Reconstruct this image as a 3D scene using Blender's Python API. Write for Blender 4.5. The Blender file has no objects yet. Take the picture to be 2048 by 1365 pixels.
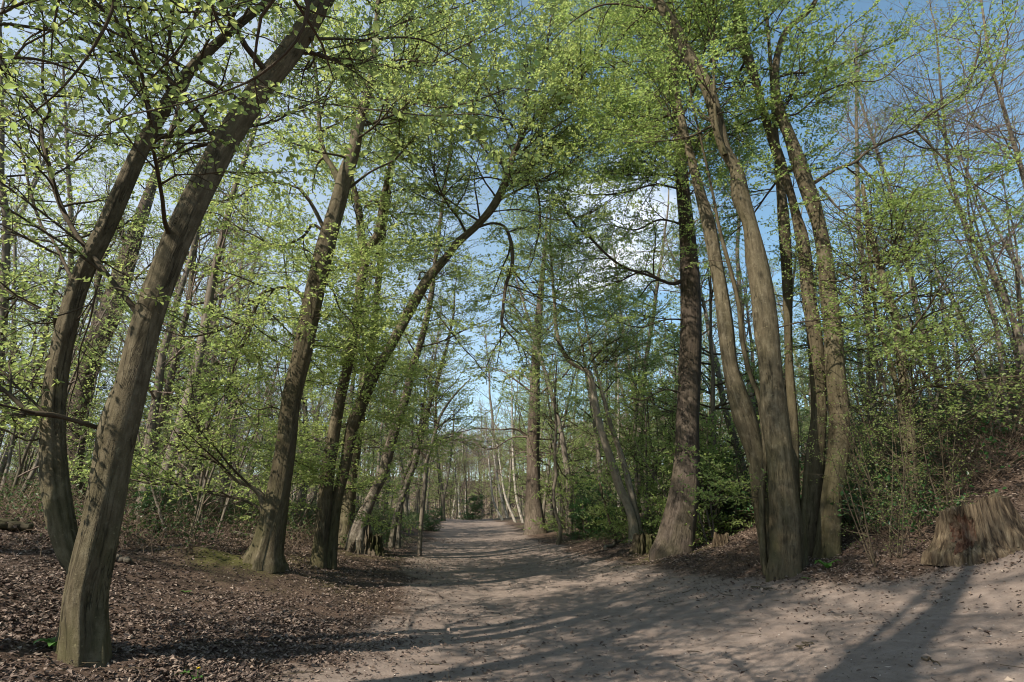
import bpy, math, random
import numpy as np
from mathutils import Vector

SC = bpy.context.scene
R = math.radians

# ------------------------------------------------------------------ camera
FPX, CX, CY = 1220.0, 1024.0, 682.5          # focal length and centre in photo pixels (2048 wide)
PITCH = R(16.4)
CAMZ = 1.6
cam_d = bpy.data.cameras.new("camera")
cam_d.sensor_width = 36.0
cam_d.lens = 36.0 * FPX / 2048.0
cam_d.clip_start = 0.05
cam_d.clip_end = 2000
cam = bpy.data.objects.new("camera", cam_d)
SC.collection.objects.link(cam)
cam.location = (0, 0, CAMZ)
cam.rotation_euler = (R(90) + PITCH, 0, 0)
SC.camera = cam

# ------------------------------------------------------------------ sun, sky, exposure
SUN_EL = R(41)
SUN_AZ = (-0.74, -0.67)                       # horizontal direction towards the sun
SUN_STRENGTH = 5.0
SKY_STRENGTH = 0.10
EXPOSURE = 0.62
_n = math.hypot(*SUN_AZ)
SUND = Vector((SUN_AZ[0] / _n * math.cos(SUN_EL), SUN_AZ[1] / _n * math.cos(SUN_EL), math.sin(SUN_EL)))
sun_d = bpy.data.lights.new("sun", 'SUN')
sun_d.energy = SUN_STRENGTH
sun_d.angle = R(0.55)
sun_d.color = (1.0, 0.915, 0.78)
sun = bpy.data.objects.new("sun", sun_d)
SC.collection.objects.link(sun)
sun.rotation_euler = (-SUND).to_track_quat('-Z', 'Y').to_euler()
sun.location = (-20, -20, 30)

W = bpy.data.worlds.new("World")
SC.world = W
W.use_nodes = True
nt = W.node_tree
nt.nodes.clear()
out = nt.nodes.new('ShaderNodeOutputWorld')
bg = nt.nodes.new('ShaderNodeBackground')
sky = nt.nodes.new('ShaderNodeTexSky')
sky.sky_type = 'NISHITA'
sky.sun_disc = False
sky.sun_elevation = SUN_EL
sky.sun_rotation = math.atan2(SUND.x, SUND.y)
sky.air_density = 1.0
sky.dust_density = 0.4
sky.ozone_density = 1.0
bg.inputs['Strength'].default_value = SKY_STRENGTH
tc = nt.nodes.new('ShaderNodeTexCoord')
mp = nt.nodes.new('ShaderNodeMapping')
mp.inputs['Scale'].default_value = (1.0, 1.0, 1.8)
cn = nt.nodes.new('ShaderNodeTexNoise')
cn.inputs['Scale'].default_value = 2.6
cn.inputs['Detail'].default_value = 7
cn.inputs['Roughness'].default_value = 0.58
# a bank of cumulus ahead, where the photograph shows one
vd = nt.nodes.new('ShaderNodeVectorMath'); vd.operation = 'DISTANCE'
vd.inputs[1].default_value = (0.170, 0.873, 0.457)
md = nt.nodes.new('ShaderNodeMapRange')
md.inputs['From Min'].default_value = 0.05
md.inputs['From Max'].default_value = 0.24
md.inputs['To Min'].default_value = 0.13
md.inputs['To Max'].default_value = -0.15
ad = nt.nodes.new('ShaderNodeMath'); ad.operation = 'ADD'
cr = nt.nodes.new('ShaderNodeMapRange')
cr.inputs['From Min'].default_value = 0.56
cr.inputs['From Max'].default_value = 0.72
mx = nt.nodes.new('ShaderNodeMix'); mx.data_type = 'RGBA'
mx.inputs['B'].default_value = (7.6, 7.9, 8.4, 1)
L = nt.links.new
L(tc.outputs['Generated'], mp.inputs['Vector'])
L(mp.outputs['Vector'], cn.inputs['Vector'])
L(tc.outputs['Generated'], vd.inputs[0])
L(vd.outputs['Value'], md.inputs['Value'])
L(cn.outputs['Fac'], ad.inputs[0]); L(md.outputs['Result'], ad.inputs[1])
L(ad.outputs[0], cr.inputs['Value'])
L(cr.outputs['Result'], mx.inputs['Factor'])
hs = nt.nodes.new('ShaderNodeHueSaturation')
hs.inputs['Hue'].default_value = .482; hs.inputs['Saturation'].default_value = 1.0; hs.inputs['Value'].default_value = 1.34
L(sky.outputs['Color'], hs.inputs['Color'])
# thin bright veil of high cloud towards the left
sx = nt.nodes.new('ShaderNodeSeparateXYZ'); L(tc.outputs['Generated'], sx.inputs[0])
vm = nt.nodes.new('ShaderNodeMapRange'); vm.inputs['From Min'].default_value = .12; vm.inputs['From Max'].default_value = -.6
L(sx.outputs['X'], vm.inputs['Value'])
vn = nt.nodes.new('ShaderNodeTexNoise'); vn.inputs['Scale'].default_value = 1.7; vn.inputs['Detail'].default_value = 6
L(mp.outputs['Vector'], vn.inputs['Vector'])
v2 = nt.nodes.new('ShaderNodeMapRange'); v2.inputs['From Min'].default_value = .35; v2.inputs['From Max'].default_value = .65; v2.inputs['To Min'].default_value = .3; v2.inputs['To Max'].default_value = .95
L(vn.outputs['Fac'], v2.inputs['Value'])
v3 = nt.nodes.new('ShaderNodeMath'); v3.operation = 'MULTIPLY'
L(vm.outputs['Result'], v3.inputs[0]); L(v2.outputs['Result'], v3.inputs[1])
mv = nt.nodes.new('ShaderNodeMix'); mv.data_type = 'RGBA'; mv.inputs['B'].default_value = (5.4, 6.1, 6.9, 1)
L(v3.outputs[0], mv.inputs['Factor']); L(hs.outputs['Color'], mv.inputs['A'])
L(mv.outputs['Result'], mx.inputs['A'])
L(mx.outputs['Result'], bg.inputs['Color'])
L(bg.outputs['Background'], out.inputs['Surface'])

SC.view_settings.view_transform = 'Standard'
SC.view_settings.look = 'None'
SC.view_settings.exposure = EXPOSURE
SC.view_settings.gamma = 1.0
SC.view_settings.use_curve_mapping = False
SC.cycles.use_denoising = True
SC.cycles.max_bounces = 7
SC.cycles.diffuse_bounces = 3
SC.cycles.glossy_bounces = 2
SC.cycles.transmission_bounces = 4
SC.cycles.transparent_max_bounces = 4
SC.cycles.caustics_reflective = False
SC.cycles.caustics_refractive = False
SC.cycles.sample_clamp_indirect = 4.0
SC.cycles.filter_width = 1.05

# ------------------------------------------------------------------ numeric helpers
def rngs(s): return np.random.default_rng(s)

def _hash(i, j, k, s):
    h = (i * 374761393 + j * 668265263 + k * 2147483647 + s * 1274126177) & 0xFFFFFFFF
    h = ((h ^ (h >> 13)) * 1274126177) & 0xFFFFFFFF
    h = ((h ^ (h >> 16)) * 2246822519) & 0xFFFFFFFF
    return ((h ^ (h >> 15)) & 0xFFFFFF) / float(0xFFFFFF)

def vnoise(p, scale=1.0, seed=0):
    """value noise in [-1, 1]; p (..., 2 or 3)"""
    p = np.asarray(p, float) * scale
    if p.shape[-1] == 2:
        p = np.concatenate([p, np.zeros(p.shape[:-1] + (1,))], -1)
    i = np.floor(p).astype(np.int64)
    f = p - i
    f = f * f * (3 - 2 * f)
    v = 0.0
    for a in (0, 1):
        for b in (0, 1):
            for c in (0, 1):
                w = (f[..., 0] if a else 1 - f[..., 0]) * (f[..., 1] if b else 1 - f[..., 1]) * (f[..., 2] if c else 1 - f[..., 2])
                v = v + w * _hash(i[..., 0] + a, i[..., 1] + b, i[..., 2] + c, seed)
    return v * 2 - 1

def norm(v):
    return v / np.maximum(np.linalg.norm(v, axis=-1, keepdims=True), 1e-9)

def smooth_table(xs, ys, lo, hi, n, sig):
    t = np.linspace(lo, hi, n)
    y = np.interp(t, xs, ys)
    k = np.arange(-4 * sig, 4 * sig + 1)
    g = np.exp(-0.5 * (k / sig) ** 2); g /= g.sum()
    y = np.convolve(np.pad(y, len(k) // 2, mode='edge'), g, mode='valid')
    return t, y

# ------------------------------------------------------------------ terrain
_ZY = smooth_table([-60, 0, 6, 14, 22, 36, 50, 58, 75, 95, 120, 170, 400], [-.1, 0, 0, .27, .68, 1.3, 1.72, 1.62, .6, 1.2, 5.0, 12, 22], -60, 400, 921, 5)
_XC = smooth_table([-60, 0, 8, 20, 50, 80, 400], [0, 0, 0, -.9, -3.3, -7.5, -20], -60, 400, 921, 6)
_RS = smooth_table([0, 2, 4, 6, 8, 11, 16, 22, 60, 300], [0, .12, .48, 1.08, 1.92, 3.63, 6.6, 8.6, 13, 20], -20, 300, 3201, 8)
_LS = smooth_table([0, 2, 4, 5, 8, 14, 25, 60, 300], [0, .12, .48, .72, 1.25, 1.95, 2.5, 3.6, 8], -20, 300, 3201, 8)

def terrain(x, y):
    x = np.asarray(x, float); y = np.asarray(y, float)
    s = x - np.interp(y, *_XC)
    zr = np.interp(np.maximum(s, 0), *_RS) * np.interp(y, [0, 12, 25, 45], [1, 1, .55, .35])
    zl = np.interp(np.maximum(-s, 0), *_LS) * np.interp(y, [0, 12, 30, 45], [1, 1, .75, .5])
    z = np.interp(y, *_ZY) + zr + zl
    p = np.stack([x, y], -1)
    off = np.clip((np.abs(s) - 2.0) / 3.0, 0, 1)
    z = z + off * (.10 * vnoise(p, .45, 3) + .05 * vnoise(p, 1.3, 4))
    # low mossy hummock between the two nearest trees on the left
    z = z + .16 * np.exp(-(((x + 4.6) / 1.3) ** 2 + ((y - 11.0) / .6) ** 2))
    return z

def ray(px, py):
    u = (px - CX) / FPX; v = (CY - py) / FPX
    return np.array([u, math.cos(PITCH) - v * math.sin(PITCH), math.sin(PITCH) + v * math.cos(PITCH)])

def at(px, py):
    """ground point under a photo pixel"""
    d = ray(px, py)
    t = np.concatenate([np.linspace(2, 40, 1500), np.linspace(40, 300, 1500)])
    p = d[None] * t[:, None]
    g = terrain(p[:, 0], p[:, 1]) - (CAMZ + p[:, 2])
    k = np.argmax(g > 0) if (g > 0).any() else len(t) - 1
    q = p[k]
    return np.array([q[0], q[1], float(terrain(q[0], q[1]))])

def on_plane(px, py, Y):
    d = ray(px, py); t = Y / d[1]
    return np.array([0, 0, CAMZ]) + d * t, t

def pxof(p):
    p = np.asarray(p, float); q = p - np.array([0, 0, CAMZ])
    c, s = math.cos(PITCH), math.sin(PITCH)
    dep = q[..., 1] * c + q[..., 2] * s
    up = -q[..., 1] * s + q[..., 2] * c
    return CX + FPX * q[..., 0] / dep, CY - FPX * up / dep, dep

# ------------------------------------------------------------------ materials
def s2l(r, g, b):
    f = lambda c: (c / 255 / 12.92) if c / 255 <= .04045 else ((c / 255 + .055) / 1.055) ** 2.4
    return (f(r), f(g), f(b), 1)

class NT:
    def __init__(s, name):
        s.m = bpy.data.materials.new(name); s.m.use_nodes = True
        s.t = s.m.node_tree; s.t.nodes.clear()
        s.out = s.n('OutputMaterial')
    def n(s, kind, **kw):
        o = s.t.nodes.new('ShaderNode' + kind)
        for k, v in kw.items(): setattr(o, k, v)
        return o
    def l(s, a, b): s.t.links.new(a, b)
    def noise(s, vec, scale, detail=4, rough=.55, dist=0):
        o = s.n('TexNoise'); o.inputs['Scale'].default_value = scale
        o.inputs['Detail'].default_value = detail; o.inputs['Roughness'].default_value = rough
        o.inputs['Distortion'].default_value = dist
        if vec is not None: s.l(vec, o.inputs['Vector'])
        return o.outputs['Fac']
    def scaled(s, vec, sc):
        o = s.n('Mapping'); o.inputs['Scale'].default_value = sc; s.l(vec, o.inputs['Vector']); return o.outputs['Vector']
    def ramp(s, fac, stops):
        o = s.n('ValToRGB'); e = o.color_ramp.elements
        while len(e) < len(stops): e.new(.5)
        for k, (p, c) in enumerate(stops): e[k].position = p; e[k].color = c if len(c) == 4 else (*c, 1)
        s.l(fac, o.inputs['Fac']); return o.outputs['Color']
    def rng(s, fac, a, b, c=0., d=1.):
        o = s.n('MapRange'); o.inputs['From Min'].default_value = a; o.inputs['From Max'].default_value = b
        o.inputs['To Min'].default_value = c; o.inputs['To Max'].default_value = d
        s.l(fac, o.inputs['Value']); return o.outputs['Result']
    def mix(s, fac, a, b, mode='MIX'):
        o = s.n('Mix', data_type='RGBA', blend_type=mode)
        for v, k in ((fac, 'Factor'), (a, 'A'), (b, 'B')):
            if hasattr(v, 'is_linked'): s.l(v, o.inputs[k])
            else: o.inputs[k].default_value = v
        return o.outputs['Result']
    def math(s, op, a, b=None):
        o = s.n('Math', operation=op)
        for k, v in enumerate((a, b)):
            if v is None: continue
            if hasattr(v, 'is_linked'): s.l(v, o.inputs[k])
            else: o.inputs[k].default_value = v
        return o.outputs[0]
    def bump(s, h, strength, dist):
        o = s.n('Bump'); o.inputs['Strength'].default_value = strength; o.inputs['Distance'].default_value = dist
        s.l(h, o.inputs['Height']); return o.outputs['Normal']
    def attr(s, name, out='Vector'):
        o = s.n('Attribute', attribute_name=name); return o.outputs[out]
    def bsdf(s, col, rough=.8, normal=None, spec=.3):
        o = s.n('BsdfPrincipled')
        if hasattr(col, 'is_linked'): s.l(col, o.inputs['Base Color'])
        else: o.inputs['Base Color'].default_value = col
        o.inputs['Roughness'].default_value = rough
        o.inputs['Specular IOR Level'].default_value = spec
        if normal is not None: s.l(normal, o.inputs['Normal'])
        return o.outputs['BSDF']
    def done(s, sh): s.l(sh, s.out.inputs['Surface']); return s.m

def bark(name, dark, mid, light, moss=(.07, .075, .02, 1), moss_amt=.5, ridge=9., zs=.12, bumpd=.02, bands=False):
    m = NT(name)
    v = m.attr('bk')
    fine = m.noise(m.scaled(v, (1, 1, zs)), ridge * 2.2, 6, .6, .3)
    big = m.noise(m.scaled(v, (1, 1, .45)), 2.3, 5, .6, .2)
    blot = m.noise(v, 9, 4, .6)
    col = m.ramp(fine, [(.32, dark), (.52, mid), (.72, light)])
    col = m.mix(m.rng(big, .40, .62, 0, .55), col, mid)
    col = m.mix(m.rng(blot, .52, .68, 0, .6), col, light)
    lich = m.noise(v, 26, 3, .6)
    col = m.mix(m.rng(lich, .64, .72, 0, .55), col, (light[0] * 1.5, light[1] * 1.55, light[2] * 1.4, 1))
    wid = m.noise(m.scaled(v, (1, 1, .25)), 1.1, 3, .6)
    col = m.mix(m.rng(wid, .42, .66, 0, .6), col, (dark[0] * 1.3, dark[1] * 1.2, dark[2], 1))
    # dark knots and scars
    vo = m.n('TexVoronoi'); vo.inputs['Scale'].default_value = 2.2
    m.l(m.scaled(v, (1.3, 1.3, .8)), vo.inputs['Vector'])
    col = m.mix(m.rng(vo.outputs['Distance'], .05, .16, .75, 0), col, (dark[0] * .45, dark[1] * .45, dark[2] * .45, 1))
    if bands:
        b = m.noise(m.scaled(v, (.8, .8, 9)), 1.6, 5, .7)
        col = m.mix(m.rng(b, .55, .63, 0, .85), col, dark)
    # moss and algae towards the foot, on one flank
    sep = m.n('SeparateXYZ'); m.l(v, sep.inputs[0])
    low = m.rng(sep.outputs['Z'], .1, 2.4, 1, .25)
    ms = m.noise(m.scaled(v, (1, 1, .5)), 1.7, 5, .65)
    col = m.mix(m.math('MULTIPLY', m.rng(ms, .42, .68, 0, moss_amt), low), col, moss)
    pores = m.noise(m.scaled(v, (1, 1, 1.6)), 70, 3, .6)
    col = m.mix(m.rng(pores, .58, .70, 0, .5), col, dark)
    cn_ = m.noise(m.scaled(v, (1, 1, .09)), 8, 4, .6, .5)
    crk = m.math('MULTIPLY', m.rng(m.math('ABSOLUTE', m.math('SUBTRACT', cn_, .5)), 0, .014, 1, 0), m.rng(m.noise(v, 1.6, 3), .44, .6))
    col = m.mix(m.math('MULTIPLY', crk, .75), col, (dark[0] * .4, dark[1] * .4, dark[2] * .4, 1))
    fine = m.math('SUBTRACT', fine, m.math('MULTIPLY', crk, .6))
    h = m.math('ADD', m.math('ADD', fine, m.math('MULTIPLY', big, .8)), m.math('MULTIPLY', pores, .25))
    return m.done(m.bsdf(col, .85, m.bump(h, .75, bumpd), .2))

def leafmat(name, c1, c2, trans, tmix=.5, rough=.5):
    m = NT(name)
    g = m.n('NewGeometry')
    rnd = g.outputs['Random Per Island']
    col = m.mix(rnd, c1, c2)
    t = m.mix(rnd, trans, (trans[0] * .62, trans[1] * .78, trans[2] * .7, 1))
    b = m.bsdf(col, rough, None, .35)
    tr = m.n('BsdfTranslucent'); m.l(t, tr.inputs['Color'])
    ms = m.n('MixShader'); ms.inputs[0].default_value = tmix
    m.l(b, ms.inputs[1]); m.l(tr.outputs[0], ms.inputs[2])
    return m.done(ms.outputs[0])

M = {}
M['hornbeam_bark'] = bark('hornbeam_bark', (.036, .029, .017, 1), (.108, .088, .055, 1), (.19, .161, .108, 1), (.075, .076, .025, 1), .7, 8, .24, .028)
M['oak_bark'] = bark('oak_bark', (.045, .034, .026, 1), (.12, .092, .072, 1), (.21, .17, .135, 1), (.09, .085, .035, 1), .35, 14, .10, .03)
M['dark_oak_bark'] = bark('dark_oak_bark', (.028, .021, .016, 1), (.075, .058, .045, 1), (.14, .112, .09, 1), (.07, .07, .025, 1), .5, 14, .10, .03)
M['banded_bark'] = bark('banded_bark', (.045, .036, .028, 1), (.14, .115, .09, 1), (.32, .28, .23, 1), (.08, .075, .03, 1), .4, 6, .3, .012, True)
M['pale_bark'] = bark('pale_bark', (.13, .105, .08, 1), (.30, .255, .20, 1), (.42, .37, .30, 1), (.13, .125, .05, 1), .35, 7, .3, .012)
M['birch_bark'] = bark('birch_bark', (.10, .085, .07, 1), (.42, .38, .33, 1), (.62, .58, .52, 1), (.10, .09, .04, 1), .3, 5, .5, .008, True)
M['grey_bark'] = bark('grey_bark', (.07, .058, .046, 1), (.16, .135, .108, 1), (.26, .225, .185, 1), (.09, .09, .04, 1), .4, 9, .12, .012)
M['twig'] = bark('twig_bark', (.035, .027, .018, 1), (.075, .058, .04, 1), (.12, .095, .065, 1), (.06, .06, .02, 1), .3, 12, .2, .004)
M['brown_twig'] = bark('brown_twig_bark', (.10, .075, .062, 1), (.19, .145, .12, 1), (.27, .21, .175, 1), (.1, .09, .04, 1), .1, 12, .2, .004)
M['leaf'] = leafmat('young_hornbeam_leaf', (.205, .25, .085, 1), (.29, .335, .125, 1), (.66, .72, .24, 1), .52)
M['leaf_deep'] = leafmat('hornbeam_leaf_right', (.165, .22, .075, 1), (.24, .29, .105, 1), (.55, .65, .19, 1), .52)
M['leaf_far'] = leafmat('understorey_leaf', (.21, .26, .10, 1), (.29, .33, .135, 1), (.56, .63, .22, 1), .52)
M['bud'] = leafmat('opening_bud', (.26, .25, .11, 1), (.34, .33, .15, 1), (.46, .48, .18, 1), .45)
M['far_twig'] = leafmat('far_twig_haze', (.22, .175, .115, 1), (.33, .275, .18, 1), (.25, .2, .12, 1), .3)
M['holly'] = leafmat('evergreen_leaf', (.025, .07, .022, 1), (.05, .12, .035, 1), (.08, .18, .03, 1), .2, .3)
M['bramble'] = leafmat('bramble_leaf', (.045, .085, .03, 1), (.10, .14, .05, 1), (.13, .19, .05, 1), .3, .5)
M['dead_stem'] = leafmat('dead_stem', (.13, .09, .06, 1), (.22, .165, .115, 1), (.10, .07, .04, 1), .1, .9)
m = NT('fallen_leaf')
M['litter'] = m.done(m.bsdf(m.ramp(m.n('NewGeometry').outputs['Random Per Island'], [(0, (.035, .023, .018, 1)), (.4, (.105, .074, .06, 1)), (.75, (.19, .142, .115, 1)), (.95, (.25, .19, .15, 1)), (1, (.33, .27, .215, 1))]), .8))
M['weed'] = leafmat('weed_leaf', (.06, .15, .03, 1), (.09, .20, .04, 1), (.15, .30, .05, 1), .35, .5)

# ------------------------------------------------------------------ mesh helpers
def mesh_np(name, V, F4=None, F3=None, mats=(), mi4=None, mi3=None, bk=None, smooth4=None, fattrs=None):
    V = np.asarray(V, np.float32).reshape(-1, 3)
    F4 = np.zeros((0, 4), np.int32) if F4 is None else np.asarray(F4, np.int32).reshape(-1, 4)
    F3 = np.zeros((0, 3), np.int32) if F3 is None else np.asarray(F3, np.int32).reshape(-1, 3)
    me = bpy.data.meshes.new(name)
    me.vertices.add(len(V)); me.vertices.foreach_set('co', V.ravel())
    nl = F4.size + F3.size; npoly = len(F4) + len(F3)
    me.loops.add(nl); me.loops.foreach_set('vertex_index', np.concatenate([F4.ravel(), F3.ravel()]).astype(np.int32))
    st = np.concatenate([np.arange(len(F4)) * 4, F4.size + np.arange(len(F3)) * 3]).astype(np.int32)
    me.polygons.add(npoly); me.polygons.foreach_set('loop_start', st)
    for m in mats: me.materials.append(m)
    mi = np.concatenate([np.zeros(len(F4)) if mi4 is None else mi4, np.zeros(len(F3)) if mi3 is None else mi3]).astype(np.int32)
    me.polygons.foreach_set('material_index', mi)
    sm = np.ones(npoly, bool)
    if smooth4 is not None: sm[:len(F4)] = smooth4
    me.polygons.foreach_set('use_smooth', sm)
    if bk is not None:
        a = me.attributes.new('bk', 'FLOAT_VECTOR', 'POINT'); a.data.foreach_set('vector', np.asarray(bk, np.float32).ravel())
    for k, v in (fattrs or {}).items():
        a = me.attributes.new(k, 'FLOAT', 'POINT'); a.data.foreach_set('value', np.asarray(v, np.float32).ravel())
    me.update(calc_edges=True)
    me.validate()
    return me

def link(name, data, parent=None, loc=None):
    o = bpy.data.objects.new(name, data); SC.collection.objects.link(o)
    if parent is not None: o.parent = parent
    if loc is not None: o.location = loc
    return o

def tag(o, label=None, cat=None, group=None, kind=None):
    if label: o['label'] = label
    if cat: o['category'] = cat
    if group: o['group'] = group
    if kind: o['kind'] = kind
    return o

class Acc:
    """collects pieces with their material index and builds ONE mesh"""
    def __init__(s): s.V = []; s.B = []; s.F = []; s.MI = []; s.S = []; s.n = 0
    def add(s, V, F, mi=0, bk=None, smooth=True):
        V = np.asarray(V, float).reshape(-1, 3); F = np.asarray(F, np.int64).reshape(-1, 4)
        s.V.append(V); s.B.append(np.zeros_like(V) if bk is None else np.asarray(bk).reshape(-1, 3))
        s.F.append(F + s.n); s.MI.append(np.full(len(F), mi)); s.S.append(np.full(len(F), smooth)); s.n += len(V)
    def mesh(s, name, mats, origin=(0, 0, 0)):
        V = np.concatenate(s.V) - np.asarray(origin, float)
        return mesh_np(name, V, np.concatenate(s.F), None, mats, np.concatenate(s.MI), None, np.concatenate(s.B), np.concatenate(s.S))

def catmull(P, n):
    """resample polyline rows (any columns) through a Catmull-Rom curve at n points"""
    P = np.asarray(P, float)
    Q = np.vstack([2 * P[0] - P[1], P, 2 * P[-1] - P[-2]])
    d = np.concatenate([[0], np.cumsum(np.linalg.norm(np.diff(P[:, :3], axis=0), axis=1))])
    s = np.linspace(0, d[-1], n)
    k = np.clip(np.searchsorted(d, s, side='right') - 1, 0, len(P) - 2)
    t = ((s - d[k]) / np.maximum(d[k + 1] - d[k], 1e-9))[:, None]
    a, b, c, e = Q[k], Q[k + 1], Q[k + 2], Q[k + 3]
    return .5 * ((2 * b) + (c - a) * t + (2 * a - 5 * b + 4 * c - e) * t * t + (3 * b - a - 3 * c + e) * t ** 3)

def plen(P): return float(np.linalg.norm(np.diff(P, axis=0), axis=1).sum())

def tube(P, rad, sides, flute=0., flare=0., seed=0, ref=None, bump=0.):
    """one smooth tube; flute = lengthwise ribs, flare = root lobes near the foot"""
    P = np.asarray(P, float); n = len(P)
    T = norm(np.gradient(P, axis=0))
    if ref is None:
        ax = np.abs(T.mean(0)); ref = np.eye(3)[int(np.argmin(ax))]
    U = norm(np.cross(T, ref)); Wv = np.cross(T, U)
    th = np.arange(sides) / sides * 2 * np.pi
    s = np.concatenate([[0], np.cumsum(np.linalg.norm(np.diff(P, axis=0), axis=1))])
    ct, st = np.cos(th), np.sin(th)
    rr = np.asarray(rad, float)[:, None] * np.ones((1, sides))
    cyl = np.stack([np.broadcast_to(ct * .5, (n, sides)), np.broadcast_to(st * .5, (n, sides)), np.broadcast_to(s[:, None] * .35, (n, sides))], -1)
    if flute:
        q = cyl.copy(); q[..., 2] *= .6; q[..., :2] *= 5.2
        r1 = vnoise(q, 1.0, seed + 11); q[..., 2] *= 2.5
        r2 = vnoise(q, 1.9, seed + 12)
        rr = rr * (1 + flute * (1.2 * r1 + .55 * r2) * (1 + 1.3 * np.exp(-s / 1.1))[:, None])
    if bump:
        rr = rr * (1 + bump * vnoise(cyl * np.array([3, 3, 9.]), 1.7, seed + 5))
    if flare:
        k = np.exp(-s / .35)[:, None]
        lob = .5 + .5 * np.cos(5 * th + seed) * np.cos(2 * th + seed * 1.7) + .4 * np.cos(3 * th + seed * .7)
        rr = rr * (1 + flare * k * (0.25 + lob[None]))
    V = P[:, None] + rr[..., None] * (ct[None, :, None] * U[:, None] + st[None, :, None] * Wv[:, None])
    bk = np.stack([rr * ct, rr * st, np.broadcast_to(s[:, None], rr.shape)], -1) + np.array([seed * 1.37 % 7, seed * 2.11 % 5, 0])
    i = np.arange(n - 1)[:, None] * sides; j = np.arange(sides)[None]
    a = i + j; b = i + (j + 1) % sides
    F = np.stack([a, b, b + sides, a + sides], -1).reshape(-1, 4)
    V = np.concatenate([V.reshape(-1, 3), P[-1:] + T[-1:] * rad[-1] * .5]); bk = np.concatenate([bk.reshape(-1, 3), bk[-1:, 0]])
    e = (n - 1) * sides; jj = np.arange(0, sides, 2)
    cap = np.stack([e + jj, e + (jj + 1) % sides, e + (jj + 2) % sides, np.full(len(jj), n * sides)], -1)
    return V, np.concatenate([F, cap]), bk

def tubes(P, Rr, sides=3):
    """many thin tubes at once: P (N,K,3), R (N,K)"""
    N, K = P.shape[:2]
    T = norm(np.gradient(P, axis=1))
    ref = np.where(np.abs(T[:, :1, 2:3]) > .8, np.array([1., .2, 0]), np.array([.1, .2, 1.]))
    U = norm(np.cross(T, ref)); Wv = np.cross(T, U)
    th = np.arange(sides) / sides * 2 * np.pi
    V = P[:, :, None] + Rr[:, :, None, None] * (np.cos(th)[:, None] * U[:, :, None] + np.sin(th)[:, None] * Wv[:, :, None])
    base = (np.arange(N) * K * sides)[:, None, None] + (np.arange(K - 1) * sides)[None, :, None]
    j = np.arange(sides)[None, None]
    a = base + j; b = base + (j + 1) % sides
    F = np.stack([a, b, b + sides, a + sides], -1).reshape(-1, 4)
    return V.reshape(-1, 3), F

def leaves(P, D, Nn, Ln, Wd, detail=False, rng=None, fold=.25):
    """leaf blades: base P, direction D, normal Nn, length and width"""
    D = norm(D); S = norm(np.cross(D, Nn)); Nn = np.cross(S, D)
    Ln = Ln[:, None]; Wd = Wd[:, None]; n = len(P)
    if detail:
        k = [(.0, 0, 0), (.22, .38, fold), (.58, .5, fold), (.85, .28, fold * .4), (1, 0, -.12), (.85, -.28, fold * .4), (.58, -.5, fold), (.22, -.38, fold)]
        V = np.stack([P + D * Ln * a + S * Wd * b + Nn * Wd * (c * abs(b) * 2 if abs(b) > 0 else c) for a, b, c in k], 1)
        o = (np.arange(n) * 8)[:, None]
        F = np.concatenate([o + np.array([[0, 1, 2, 3]]), o + np.array([[0, 3, 4, 4]])], 0)
        F = np.concatenate([o + np.array([[0, 4, 3, 1]]), o + np.array([[1, 3, 2, 1]])], 0)
        # two quads per half, sharing the midrib from base to tip
        F = np.concatenate([np.concatenate([o + 0, o + 4, o + 3, o + 2], 1), np.concatenate([o + 0, o + 6, o + 5, o + 4], 1)], 0)
        V[:, 1] = V[:, 2]; V[:, 7] = V[:, 6]
        keep = np.array([0, 2, 3, 4, 5, 6])
        V = V[:, keep]; o = (np.arange(n) * 6)[:, None]
        F = np.concatenate([np.concatenate([o + 0, o + 3, o + 2, o + 1], 1), np.concatenate([o + 0, o + 5, o + 4, o + 3], 1)], 0)
        # rounder base half
        V[:, 1] = P + D * Ln * .38 + S * Wd * .5 + Nn * Wd * fold; V[:, 5] = P + D * Ln * .38 - S * Wd * .5 + Nn * Wd * fold
        V[:, 2] = P + D * Ln * .74 + S * Wd * .4 + Nn * Wd * fold * .6; V[:, 4] = P + D * Ln * .74 - S * Wd * .4 + Nn * Wd * fold * .6
        return V.reshape(-1, 3), F
    V = np.stack([P, P + D * Ln * .48 + S * Wd * .5 + Nn * Wd * fold, P + D * Ln, P + D * Ln * .48 - S * Wd * .5 + Nn * Wd * fold], 1)
    o = (np.arange(n) * 4)[:, None]
    return V.reshape(-1, 3), o + np.arange(4)[None]

def interp_along(P, f):
    """P (N,K,3), f (N,M) in 0..1 -> points and tangents (N,M,3)"""
    K = P.shape[1]; x = np.clip(f, 0, .9999) * (K - 1); k = x.astype(int); t = (x - k)[..., None]
    n = np.arange(len(P))[:, None]
    return P[n, k] * (1 - t) + P[n, k + 1] * t, norm(P[n, k + 1] - P[n, k])

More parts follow.
